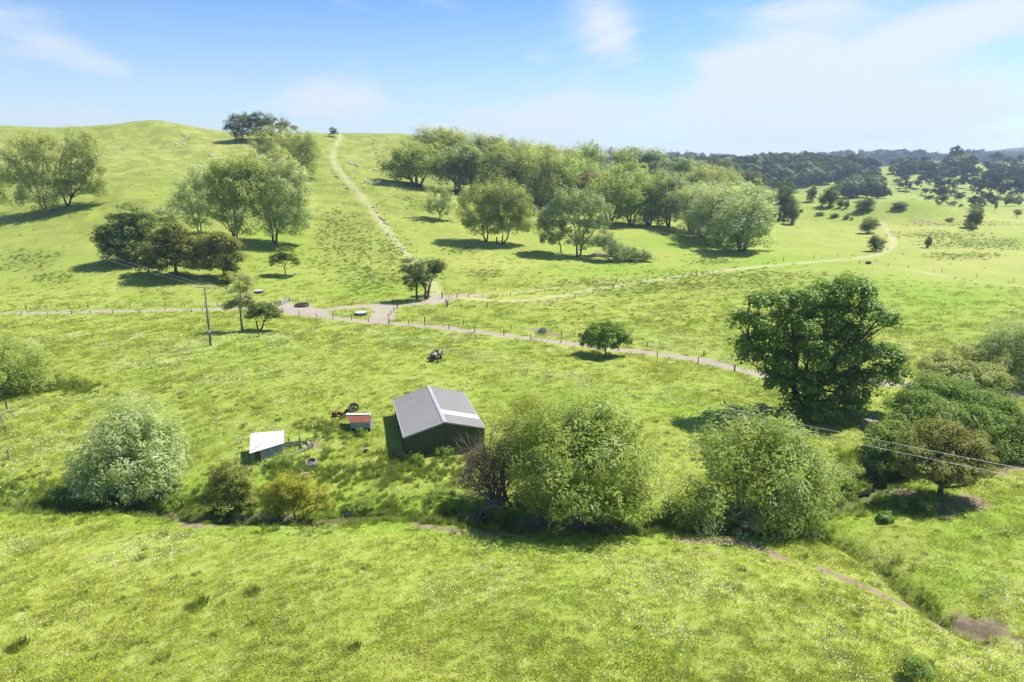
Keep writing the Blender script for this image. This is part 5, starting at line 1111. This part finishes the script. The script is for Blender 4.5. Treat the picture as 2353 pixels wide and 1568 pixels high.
def gate(a, b, label, h=1.15, mat='post_pale', rails=4, name='farm_gate'):
    A_, B_ = P(*a), P(*b); root = empty(name, A_); tag(root, label, 'gate'); d = B_ - A_
    for i in range(rails): w = MB(); z = .22 + (h - .22) * i / (rails - 1); w.bar(np.array([0, 0, z]), d + [0, 0, z], .05, .12); w.build('rail', M[mat], root)
    for t in (0, .5, 1): w = MB(); w.bar(d * t - [0, 0, .1], d * t + [0, 0, h + .1], .09, .09); w.build('upright', M[mat], root)
gate((1024, 697), (1038, 689), 'pale wooden rail gate standing open right of the track', 1.5)
gate((966, 693), (982, 686), 'grey board rails joining the old trees by the gate', 1.3, 'post_pale', 3, 'timber_rails')
gate((644, 703), (665, 694), 'pale metal gate at the left end of the junction', 1.1, 'galv', 5)
for u, v, hh, lb in ((1016, 686, 1.7, 'thick strainer post behind the open gate'), (1027, 707, 1.8, 'dark twin strainer post in front of the open gate')):
    b = P(u, v); w = MB(); w.tube([(0, 0, -.3), (0, 0, hh)], [.17, .15], 8); o = w.build('gate_post', M['post'], None, loc=b); tag(o, lb, 'post')
# ------------------------------------------------------------------ troughs
def trough(u, v, r, h, label, fill, body='conc_dark'):
    b = P(u, v); root = empty('water_trough', b); tag(root, label, 'trough')
    w = MB(); w.lathe([(r, -.3), (r * .97, h), (r * .89, h), (r * .88, h - .12)], k=30); w.build('tank', M[body], root, smooth=False)
    w = MB(); w.lathe([(.001, h - .05 if fill != 'lid' else h + .05), (r * .885 if fill != 'lid' else r * 1.02, h - .06 if fill != 'lid' else h + .02), (r * .885, h - .14)], k=30); w.build('lid' if fill == 'lid' else 'water', M['lid' if fill == 'lid' else 'trough_water'], root)
trough(694, 704, 1.75, .55, 'wide low round trough full of dark water beside the junction', 'water')
trough(830, 725, 1.35, .75, 'round trough with a pale grey lid inside the turning loop', 'lid')
trough(1247, 765, .95, .75, 'round concrete trough on a bare patch beyond the gravel track', 'water', 'concrete')
trough(595, 673, 1.15, .6, 'small round trough on the slope above the slender pale tree', 'lid')
trough(1995, 607, .9, .8, 'dark round trough near the bend of the grass track', 'water')
# ------------------------------------------------------------------ sheep
def make_sheep():
    root = empty('sheep', (0, 0, 0)); mb = MB(); rg = np.random.default_rng(1)
    prof = [(-.55, .04), (-.5, .17), (-.38, .27), (-.1, .31), (.2, .30), (.4, .24), (.5, .17), (.62, .11), (.74, .10), (.86, .07), (.92, .02)]
    cz = [.58, .6, .6, .6, .6, .62, .68, .76, .80, .76, .73]; vs = []; k = 12
    for (x, r), z in zip(prof, cz):
        for j in range(k): a = 2 * math.pi * j / k; jt = 1 + rg.uniform(-.06, .06); vs.append((x, r * math.cos(a) * jt * .9, z + r * math.sin(a) * jt))
    mb.add(vs, [(i * k + j, (i + 1) * k + j, (i + 1) * k + (j + 1) % k, i * k + (j + 1) % k) for i in range(len(prof) - 1) for j in range(k)])
    mb.build('fleece', M['wool'], root, smooth=True)
    for x in (-.34, .3):
        for y in (-.13, .13): w = MB(); w.tube([(x, y, .42), (x + .01, y, .22), (x, y, 0)], [.07, .045, .035], 6); w.build('leg', M['sheepface'], root)
    w = MB()
    for s in (-1, 1): w.bar((.74, s * .07, .84), (.72, s * .2, .85), .04, .07)
    w.build('ears', M['sheepface'], root); return root
shp = [(419,313),(425,314),(434,320),(422,328),(421,333),(405,335),(283,343),(240,343),(481,359),(489,361),(457,385),(859,323),(857,331),(865,353),(805,378),(813,378),(817,381),(821,384),(861,393),(840,420),(848,422),(859,423),(865,424),(869,423),(873,420),(891,320),(882,350),(809,381)]
whs = ['near the top of the left hill'] * 6 + ['left of the hill, lower down'] * 2 + ['above the mid slope willows'] * 3 + ['high on the slope right of the track'] * 3 + ['in the cluster just right of the upper track'] * 4 + ['alone between the two groups right of the track'] + ['in the line of sheep below the cluster'] * 6 + ['high on the slope right of the track'] * 2 + ['in the cluster just right of the upper track']
proto_s = make_sheep(); used = False
for (u, v), wh in zip(shp, whs):
    if not used: o = proto_s; used = True
    else:
        o = proto_s.copy(); COL.objects.link(o)
        for ch in proto_s.children: c_ = ch.copy(); COL.objects.link(c_); c_.parent = o
    o.location = tuple(P(u, v)); o.rotation_euler = (0, 0, random.uniform(-.7, .7) + random.choice((0, math.pi))); o.scale = (1.4, 1.4, 1.4)
    tag(o, 'white sheep grazing ' + wh, 'sheep', 'sheep ' + wh)
# ------------------------------------------------------------------ rocks, logs, scraps
def rock_mesh(seed):
    rg = np.random.default_rng(seed); bm_v = []; k = 9
    mb = MB(); vs = []
    for i, (z, r) in enumerate(((-.3, .8), (0, 1), (.35, .85), (.62, .45), (.7, .05))):
        for j in range(k): a = 2 * math.pi * j / k; q = r * rg.uniform(.8, 1.15); vs.append((q * math.cos(a), q * math.sin(a) * .8, z + rg.uniform(-.07, .07)))
    mb.add(vs, [(i * k + j, i * k + (j + 1) % k, (i + 1) * k + (j + 1) % k, (i + 1) * k + j) for i in range(4) for j in range(k)])
    me = bpy.data.meshes.new('rock'); me.from_pydata(mb.v, [], mb.f); me.materials.append(M['rock']); me.update(); return me
rm = [rock_mesh(i) for i in range(3)]
for i, (u, v, s, wh) in enumerate([(857,478,1,'a'),(861,484,.8,'a'),(866,490,1.1,'a'),(872,500,1,'a'),(877,504,1.3,'a'),(881,508,1,'a'),(884,513,1.2,'a'),(889,516,.9,'a'),(763,394,1,'b'),(768,401,.8,'b'),(773,407,1.3,'b'),(777,411,1.1,'b'),(798,434,1.5,'c'),(790,424,.9,'c')]):
    o = link(bpy.data.objects.new('rock', rm[i % 3])); b = P(u, v); o.location = tuple(b); o.scale = (s * .8, s * .7, s * .7); o.rotation_euler = (0, 0, i * 1.3)
    tag(o, {'a': 'dark rock in the lower line of rocks beside the hill track', 'b': 'dark rock in the upper line of rocks beside the hill track', 'c': 'pale rock between the two lines of rocks beside the hill track'}[wh], 'rock', 'rocks beside the hill track ' + {'a': '(lower line)', 'b': '(upper line)', 'c': '(between)'}[wh])
def log(pts, r, label, br=(), mat='deadwood'):
    W_ = [P(u, v) for u, v in pts]; mb = MB(); q = [p - W_[0] + np.array([0, 0, r * .8 + .05]) for p in W_]; mb.tube(q, np.linspace(r, r * .35, len(q)), 7)
    for i, (du, dv, hz) in br: t = P(pts[i][0] + du, pts[i][1] + dv) - W_[0]; mb.tube([q[i], (q[i] + t) / 2 + [0, 0, hz], t + [0, 0, hz * .7]], [r * .5, r * .35, r * .12], 5)
    o = mb.build('fallen_log', M[mat], None, smooth=True, loc=W_[0]); tag(o, label, 'log')
log([(1813,952),(1770,944),(1735,949),(1700,951),(1687,942),(1665,932)], .30, 'long pale fallen limb in the shade left of the biggest tree', [(2, (-25, -14, .6)), (3, (30, 8, .3)), (5, (-4, -6, .8)), (1, (-45, 2, .9))])
log([(1114,559),(1100,562),(1084,566)], .25, 'pale branch on the grass left of the paired willows', [(1, (-8, 3, .2))])
log([(1024,508),(1034,509),(1044,514)], .2, 'dead branches at the foot of the small grey green willow', [(0, (18, 0, .8)), (1, (10, 6, .5)), (1, (4, -4, 1.2))])
log([(1482,520),(1500,527),(1524,530)], .28, 'pale fallen trunk at the front edge of the hillside wood')
log([(1655,565),(1668,571)], .22, 'short fallen log under the silver willows')
log([(1303,470),(1318,463)], .25, 'pale broken trunk showing among the wood behind the big poplar')
log([(115,487),(127,491),(138,494)], .25, 'grey fallen branch below the left edge willows', [(1, (10, -4, .8))])
log([(805,640),(818,634),(825,630)], .1, 'thin pale stick near the slope thicket')
log([(668,635),(678,630),(690,628)], .2, 'pale log on bare earth right of the small brownish tree', [(1, (5, 4, .3))])
log([(1095,1205),(1110,1170),(1125,1160)], .14, 'grey log over the creek under the bare willow')
def slab(u, v, d, rz, tilt, mat, label, name, cat, z=.1):
    b = P(u, v); w = MB(); w.box((0, 0, d[2] / 2), d, top=.94); o = w.build(name, M[mat], None, loc=b + [0, 0, z - .15]); o.rotation_euler = (tilt[0], tilt[1], rz); tag(o, label, cat)
def tank():
    b = P(718, 1070); root = empty('broken_tank', b, R(20)); root.rotation_euler = (R(12), R(-14), R(20)); tag(root, 'broken grey concrete tank tilted in the long grass', 'tank')
    w = MB(); w.lathe([(.62, -.15), (.70, .25), (.66, .62), (.56, .66), (.55, .3)], k=18); w.build('wall', M['concrete'], root)
    w = MB(); w.lathe([(.001, .42), (.56, .40)], k=18); w.build('opening', M['conc_dark'], root)
tank()
slab(700, 1092, (.85, 1.5, .35), R(8), (R(-14), 0), 'concrete', 'pale stone slab standing in the grass below the broken tank', 'stone_slab', 'slab', .1)
slab(843, 1036, (.45, 1.1, .05), R(20), (R(-30), 0), 'sheet_white', 'small white metal sheet lying in the grass before the red hutch', 'metal_sheet', 'sheet', .4)
slab(842, 1063, (.7, .16, .08), R(25), (0, R(-10)), 'post_pale', 'little pale plank in the grass below the white sheet', 'plank', 'plank', .2)
slab(1996, 985, (1.7, 1.2, 1.25), R(15), (0, R(5)), 'rock', 'broad pale tree stump between the oak and the spreading tree', 'tree_stump', 'stump', .1)
w = MB(); w.bar((0, 0, -.2), (-.1, .1, 1.0), .11, .13); o = w.build('leaning_post', M['post'], None, loc=P(753, 1004)); tag(o, 'short leaning post below the overgrown mound by the hutch', 'post')
w = MB(); w.bar((0, 0, -.2), (0, 0, 1.15), .09, .09); w.bar((3.2, -.3, -.2), (3.2, -.3, 1.15), .09, .09); w.bar((0, 0, 1.0), (3.2, -.3, 1.0), .05, .08); o = w.build('hitching_rail', M['post_pale'], None, loc=P(2332, 925)); tag(o, 'pale single rail at the right edge beyond the spreading tree', 'rail')

# ------------------------------------------------------------------ grass, flowers, rushes, weeds: nobody could count them
def tuft_mesh(name, seed, n, h, spread, wdt, mat, lean=.5):
    rg = np.random.default_rng(seed); vs = []; fs = []
    for i in range(n):
        a = rg.uniform(0, 6.28); r = spread * rg.uniform(0, 1) ** .6; b = np.array([r * math.cos(a), r * math.sin(a), -.02]); hh = h * rg.uniform(.55, 1.1)
        ld = unit(np.array([math.cos(a), math.sin(a), 0]) + rg.normal(size=3) * .5); ld[2] = 0; tip = b + np.array([0, 0, hh]) + ld * hh * lean * rg.uniform(.2, 1)
        mid = b * .45 + tip * .55 + np.array([0, 0, hh * .12]); s = np.array([-math.sin(a + 1), math.cos(a + 1), 0]) * wdt
        k = len(vs); vs += [b - s, b + s, mid + s * .8, mid - s * .8, tip]; fs += [(k, k + 1, k + 2, k + 3), (k + 3, k + 2, k + 4)]
    me = bpy.data.meshes.new(name); me.from_pydata([tuple(v) for v in vs], [], fs); me.materials.append(mat); me.update(); return me
def blade_mat(name, mulc, addtone=None):
    m, nt = new_mat(name); out = N(nt, 'ShaderNodeOutputMaterial'); g = N(nt, 'ShaderNodeGroup'); g.node_tree = gt
    c = mixc(nt, 1.0, g.outputs[0], mulc, 'MULTIPLY')
    if addtone: c = mixc(nt, .6, c, addtone)
    oi = N(nt, 'ShaderNodeObjectInfo'); c = mixc(nt, mr(nt, oi.outputs['Random'], 0, 1, 0, .5), c, tuple(x * f for x, f in zip(GR, (1.0, 1.1, .8))))
    d = N(nt, 'ShaderNodeBsdfDiffuse'); t = N(nt, 'ShaderNodeBsdfTranslucent'); ms = N(nt, 'ShaderNodeMixShader'); ms.inputs[0].default_value = .5
    nt.links.new(c, d.inputs[0]); nt.links.new(c, t.inputs[0]); nt.links.new(d.outputs[0], ms.inputs[1]); nt.links.new(t.outputs[0], ms.inputs[2]); nt.links.new(ms.outputs[0], out.inputs[0]); return m
MG = blade_mat('grass_blades', (1.9, 1.8, 1.5)); MR = blade_mat('rush_blades', (1.2, 1.2, 1.2), (.30, .34, .10)); MD = blade_mat('dry_blades', (1, 1, 1), (.40, .36, .16)); MT = blade_mat('tussock_blades', (.8, .8, .7), (.12, .16, .04)); MW = blade_mat('weed_blades', (.9, .95, .7), (.25, .37, .05))
rg = np.random.default_rng(99)
def scatter_px(n, u0, u1, v0, v1):
    """random ground points, even over the ground inside the part of the field the photograph shows"""
    ya, yb = Q(1176, v1, 0)[1] - (5 if v1 > 1500 else 0), Q(1176, v0, 0)[1]
    Y = np.sqrt(rg.uniform(ya ** 2, yb ** 2, n)); X = (Y * .97 + 9) * rg.uniform(-1, 1, n) * .86
    return X, Y
def dens(x, y, s, seed, lo=.1): return np.clip(vnoise(x, y, s, seed) + vnoise(x, y, s * .37, seed + 1) * .6 + .5, lo, 1.2)
track_all = [wpoly(p) for p, w_ in list(gravel_w.values())]
def grid_attr(A_, x, y):
    l = np.log(np.hypot(x, y)); t = np.arctan2(x, y); i = np.clip(np.searchsorted(lr, l), 0, len(lr) - 1); j = np.clip(np.searchsorted(ths, t), 0, len(ths) - 1); return A_[i, j]
bare = np.maximum(gravel, soil)
def keep(x, y, thr=.25): return (grid_attr(bare, x, y) < thr) & (grid_attr(dry, x, y) < .4)
# meadow grass tufts, thick near the viewer and thinning away
Y = np.exp(rg.uniform(math.log(28), math.log(240), 90000)); X = (Y * .97 + 9) * rg.uniform(-1, 1, len(Y)) * .86; d = np.hypot(X, Y); pr = (.35 + dens(X, Y, 2.5, 41) * .7) * np.clip((235 - d) / 130, 0, 1)
k_ = (rg.random(len(X)) < pr) & keep(X, Y); X, Y = X[k_], Y[k_]
sc = (.75 + dens(X, Y, 4, 43) * .6) * rg.uniform(.7, 1.3, len(X)); sc *= np.clip(np.hypot(X, Y) / 60, 1, 2.6)
src = [tuft_mesh('grass_tuft', i, 26, .15, .32, .018, MG, 1.2) for i in range(3)] + [tuft_mesh('dry_tuft', 9, 18, .24, .25, .012, MD, .8)]
instancer('meadow_grass', np.stack([X, Y, gz(X, Y)], -1), np.stack([sc * 1.15, sc * 1.15, sc * .8], -1), rg.uniform(0, 6.28, len(X)), src, 'long meadow grass growing in uneven tufts', 'grass', picks=rg.choice(4, len(X), p=[.32, .32, .30, .06]))
# darker rank tufts and weeds around the yard, the creek and the ditch
pts = []; 
for poly, n_, spr_ in ((creek, 1500, 2.4), (ditch, 160, 1.2)):
    P_ = np.array(poly); seg = rg.integers(0, len(P_) - 1, n_); t = rg.random((n_, 1)); q = P_[seg] * (1 - t) + P_[seg + 1] * t; q[:, :2] += rg.normal(size=(n_, 2)) * spr_ * .55; pts.append(q)
for cu, cv, ru, rv, n_ in ((760,1090,150,30,180),(760,985,60,25,70),(960,1085,130,26,150),(640,1078,60,18,80),(1010,1052,90,10,200),(2110,1160,60,20,160),(150,1130,120,40,260),(160,890,60,14,160),(620,1150,200,20,400),(1960,1090,60,50,200)):
    for _ in range(n_):
        p = P(cu + rg.normal() * ru * .6, cv + rg.normal() * rv * .6); pts.append(p[None])
pts = np.concatenate(pts); pts[:, 2] = gz(pts[:, 0], pts[:, 1])
kk = (pts[:, 1] > 30) & (dist_poly(pts[:, 0], pts[:, 1], creek) > .35) & keep(pts[:, 0], pts[:, 1], .8); pts = pts[kk]
# keep clear of the buildings' footprints
def clear(x, y, c, r): return np.hypot(x - c[0], y - c[1]) > r
for c_, r_ in (((-9.5, 73), 6.2), (Q(612, 1015, 0)[:2], 1.6), (Q(825, 975, 0)[:2], 1.5)): pts = pts[clear(pts[:, 0], pts[:, 1], c_, r_)]
wm = [tuft_mesh('weed', 20 + i, 46, .42, .38, .030, MW, .7) for i in range(2)] + [tuft_mesh('rush', 30, 70, .75, .28, .014, MR, .45)]
s_ = rg.uniform(.45, 1.3, len(pts)) * (.6 + dens(pts[:, 0], pts[:, 1], 3, 47) * .6)
instancer('rank_weeds', pts, s_, rg.uniform(0, 6.28, len(pts)), wm, 'rank dark green weeds and docks along the creek and around the yard', 'weeds', picks=rg.choice(3, len(pts), p=[.5, .44, .06]))
# rushes: clumped in the damp patches of the far paddocks and hill
ii = np.argwhere((rush > .25) & (RR < 460) & (RR > 120)); wts = RR[ii[:, 0], ii[:, 1]] ** 1.6 * rush[ii[:, 0], ii[:, 1]]; sel = rg.choice(len(ii), 3600, p=wts / wts.sum())
x = GX[ii[sel, 0], ii[sel, 1]] + rg.normal(size=3600) * .8; y = GY[ii[sel, 0], ii[sel, 1]] + rg.normal(size=3600) * 1.0
rx, ry = [], []
for _ in range(420):
    p = P(rg.uniform(1250, 1900), rg.uniform(640, 760)); rx.append(p[0]); ry.append(p[1])
for _ in range(500):
    p = P(rg.uniform(0, 2353), rg.uniform(330, 660), hi=560)
    if 120 < p[1] < 450: rx.append(p[0]); ry.append(p[1])
x = np.concatenate([x, rx]); y = np.concatenate([y, ry]); s_ = rg.uniform(.4, 1.1, len(x))
instancer('rushes', np.stack([x, y, gz(x, y)], -1), np.stack([s_ * 1.3, s_ * 1.3, s_ * .8], -1), rg.uniform(0, 6.28, len(x)), [wm[2], wm[0]], 'dull green rushes growing in damp patches on the slopes', 'rushes', picks=rg.choice(2, len(x), p=[.8, .2]))
# scattered darker tufts that cattle leave
X, Y = scatter_px(1500, 0, 0, 900, 1568); k_ = keep(X, Y) & (rg.random(len(X)) < .25 + vnoise(X, Y, 9, 91)); X, Y = X[k_], Y[k_]; s_ = rg.uniform(.25, .8, len(X))
instancer('dark_tufts', np.stack([X, Y, gz(X, Y)], -1), s_, rg.uniform(0, 6.28, len(X)), [tuft_mesh('dark_tuft', 51, 90, .5, .5, .016, MT, .8)], 'small darker grass tufts left ungrazed across the meadow', 'grass')
print('terrain top', float(GZ.max()), float(GZ.min()))
# daisies
m, nt = new_mat('daisy_white'); out = N(nt, 'ShaderNodeOutputMaterial'); d_ = N(nt, 'ShaderNodeBsdfDiffuse'); d_.inputs[0].default_value = (.80, .80, .72, 1); nt.links.new(d_.outputs[0], out.inputs[0]); MDa = m
def daisies(n, v0, v1, seed, size, thr):
    X, Y = scatter_px(n, 0, 0, v0, v1); q = vnoise(X, Y, 6, seed) + vnoise(X, Y, 2.0, seed + 3) * .7 + vnoise(X, Y, 18, seed + 5) * .6
    k_ = (rg.random(len(X)) < np.clip((q - thr) * 2.2, .015, 1)) & keep(X, Y, .15) & (grid_attr(np.maximum(rush, damp), X, Y) < .3); X, Y = X[k_], Y[k_]
    Z = gz(X, Y) + rg.uniform(.14, .30, len(X)); nrm = unit(np.array([.1, -.25, 1.]) + rg.normal(size=(len(X), 3)) * .35); t1 = unit(np.cross(nrm, rg.normal(size=(len(X), 3)))); t2 = np.cross(nrm, t1)
    c = np.stack([X, Y, Z], -1); r = (size * 1.15 * rg.uniform(.6, 1.25, len(X)))[:, None]
    return np.stack([c + t1 * r, c + t2 * r, c - t1 * r, c - t2 * r], 1).reshape(-1, 3)
V_ = np.concatenate([daisies(26000, 1195, 1568, 61, .028, .0), daisies(70000, 770, 1120, 71, .042, .08)])
me = mesh_np('daisies', V_, np.arange(len(V_)).reshape(-1, 4), [MDa]); o = link(bpy.data.objects.new('daisies', me)); tag(o, 'small white daisies sprinkled in drifts through the meadow grass', 'flowers', kind='stuff')
print('daisies', len(V_) // 4)
# single tussocks and shrubs that stand out
def tussock(u, v, s, label, name='rush_tussock', me=None, cat='tussock'):
    o = link(bpy.data.objects.new(name, me or wm[2])); o.location = tuple(P(u, v)); o.scale = (s, s, s * .8); tag(o, label, cat)
bigt = tuft_mesh('tussock', 50, 260, .62, .5, .012, MT, .6)
tussock(452, 1395, 1.5, 'largest rush tussock in the foreground meadow', me=bigt); tussock(579, 1364, 1.1, 'dark round tussock right of the largest one', me=bigt); tussock(39, 1490, 1.3, 'grey green tussock near the left bottom corner', me=bigt)
tussock(815, 1490, .8, 'small tussock right of centre bottom meadow left part', me=bigt)
def bush(u, v, w_, h_, leaf, n, label, seed, name='bush', **kw):
    b = P(u, v); px = (b[1] * cp - (b[2] - CAM_H) * sp) / FOC; W_, H_ = w_ * px, h_ * px; r2 = np.random.default_rng(seed)
    lob = [(r2.uniform(-.25, .25) * W_, r2.uniform(-.2, .2) * W_, H_ * r2.uniform(.3, .55), W_ * .3, W_ * .3, H_ * .42) for _ in range(6)]
    (Vv, Ff, Tt), cc = crown(r2, lob, n, **{**dict(rc=.3, stretch=1.2, Ln=.16, Wd=.06, up=.6, per=45), **kw}); o = link(bpy.data.objects.new(name, mesh_np(name, Vv, Ff, [L[leaf]], {'tint': Tt}))); o.location = tuple(b); tag(o, label, 'bush')
bush(2105, 1570, 70, 75, 'mid', 2600, 'grey green shrub cut by the bottom edge at right', 71)
bush(130, 1150, 60, 40, 'mid', 2000, 'low grey green shrub on the creek bank left of the silver willow', 72)
bush(175, 890, 50, 26, 'mid', 1300, 'low flowering shrub right of the left edge leafy tree', 73)
bush(2120, 1165, 120, 34, 'mid', 3200, 'low straggling shrub in front of the bare earth patch', 74)
bush(1940, 1130, 90, 70, 'willow', 4500, 'low pale shrub between the right willow and the creek pool', 75)
bush(2030, 1195, 36, 20, 'oak', 700, 'big leaved dock clump on the right bank', 76, Ln=.3, Wd=.15)
bush(830, 1170, 70, 28, 'mid', 2000, 'dark weedy shrub on the creek bank below the yard', 77)
bush(1010, 1150, 90, 40, 'mid', 2600, 'dark green thicket left of the bare brown willow', 78)
bush(1540, 1190, 70, 50, 'mid', 2600, 'dark thicket between the huge willow and the right willow', 79)
bush(400, 1165, 80, 34, 'mid', 2200, 'ferny green thicket right of the silver willow', 80)
bush(960, 1062, 50, 20, 'oak', 1200, 'green creeper growing at the foot of the shed gable', 81, Ln=.12, Wd=.09)
bush(1020, 1050, 50, 24, 'mid', 1300, 'reddish green bramble at the shed corner', 82)
bush(828, 1000, 44, 18, 'oak', 800, 'white flowering weeds under the red roofed hutch', 83, Ln=.12, Wd=.09)
bush(640, 1062, 90, 22, 'mid', 2000, 'weeds along the front of the white shelter', 84)
# ------------------------------------------------------------------ air
ztop = float(GZ.max()) + 25; hz = MB(); hz.box((0, 0, (ztop - 14) / 2), (8800, 8800, ztop + 14)); 
m, nt = new_mat('air'); out = N(nt, 'ShaderNodeOutputMaterial'); pv_ = N(nt, 'ShaderNodeVolumePrincipled'); pv_.inputs['Color'].default_value = (.62, .78, 1.0, 1); pv_.inputs['Density'].default_value = .00017; pv_.inputs['Anisotropy'].default_value = .2
nt.links.new(pv_.outputs[0], out.inputs['Volume']); o = hz.build('haze', m); o['kind'] = 'stuff'
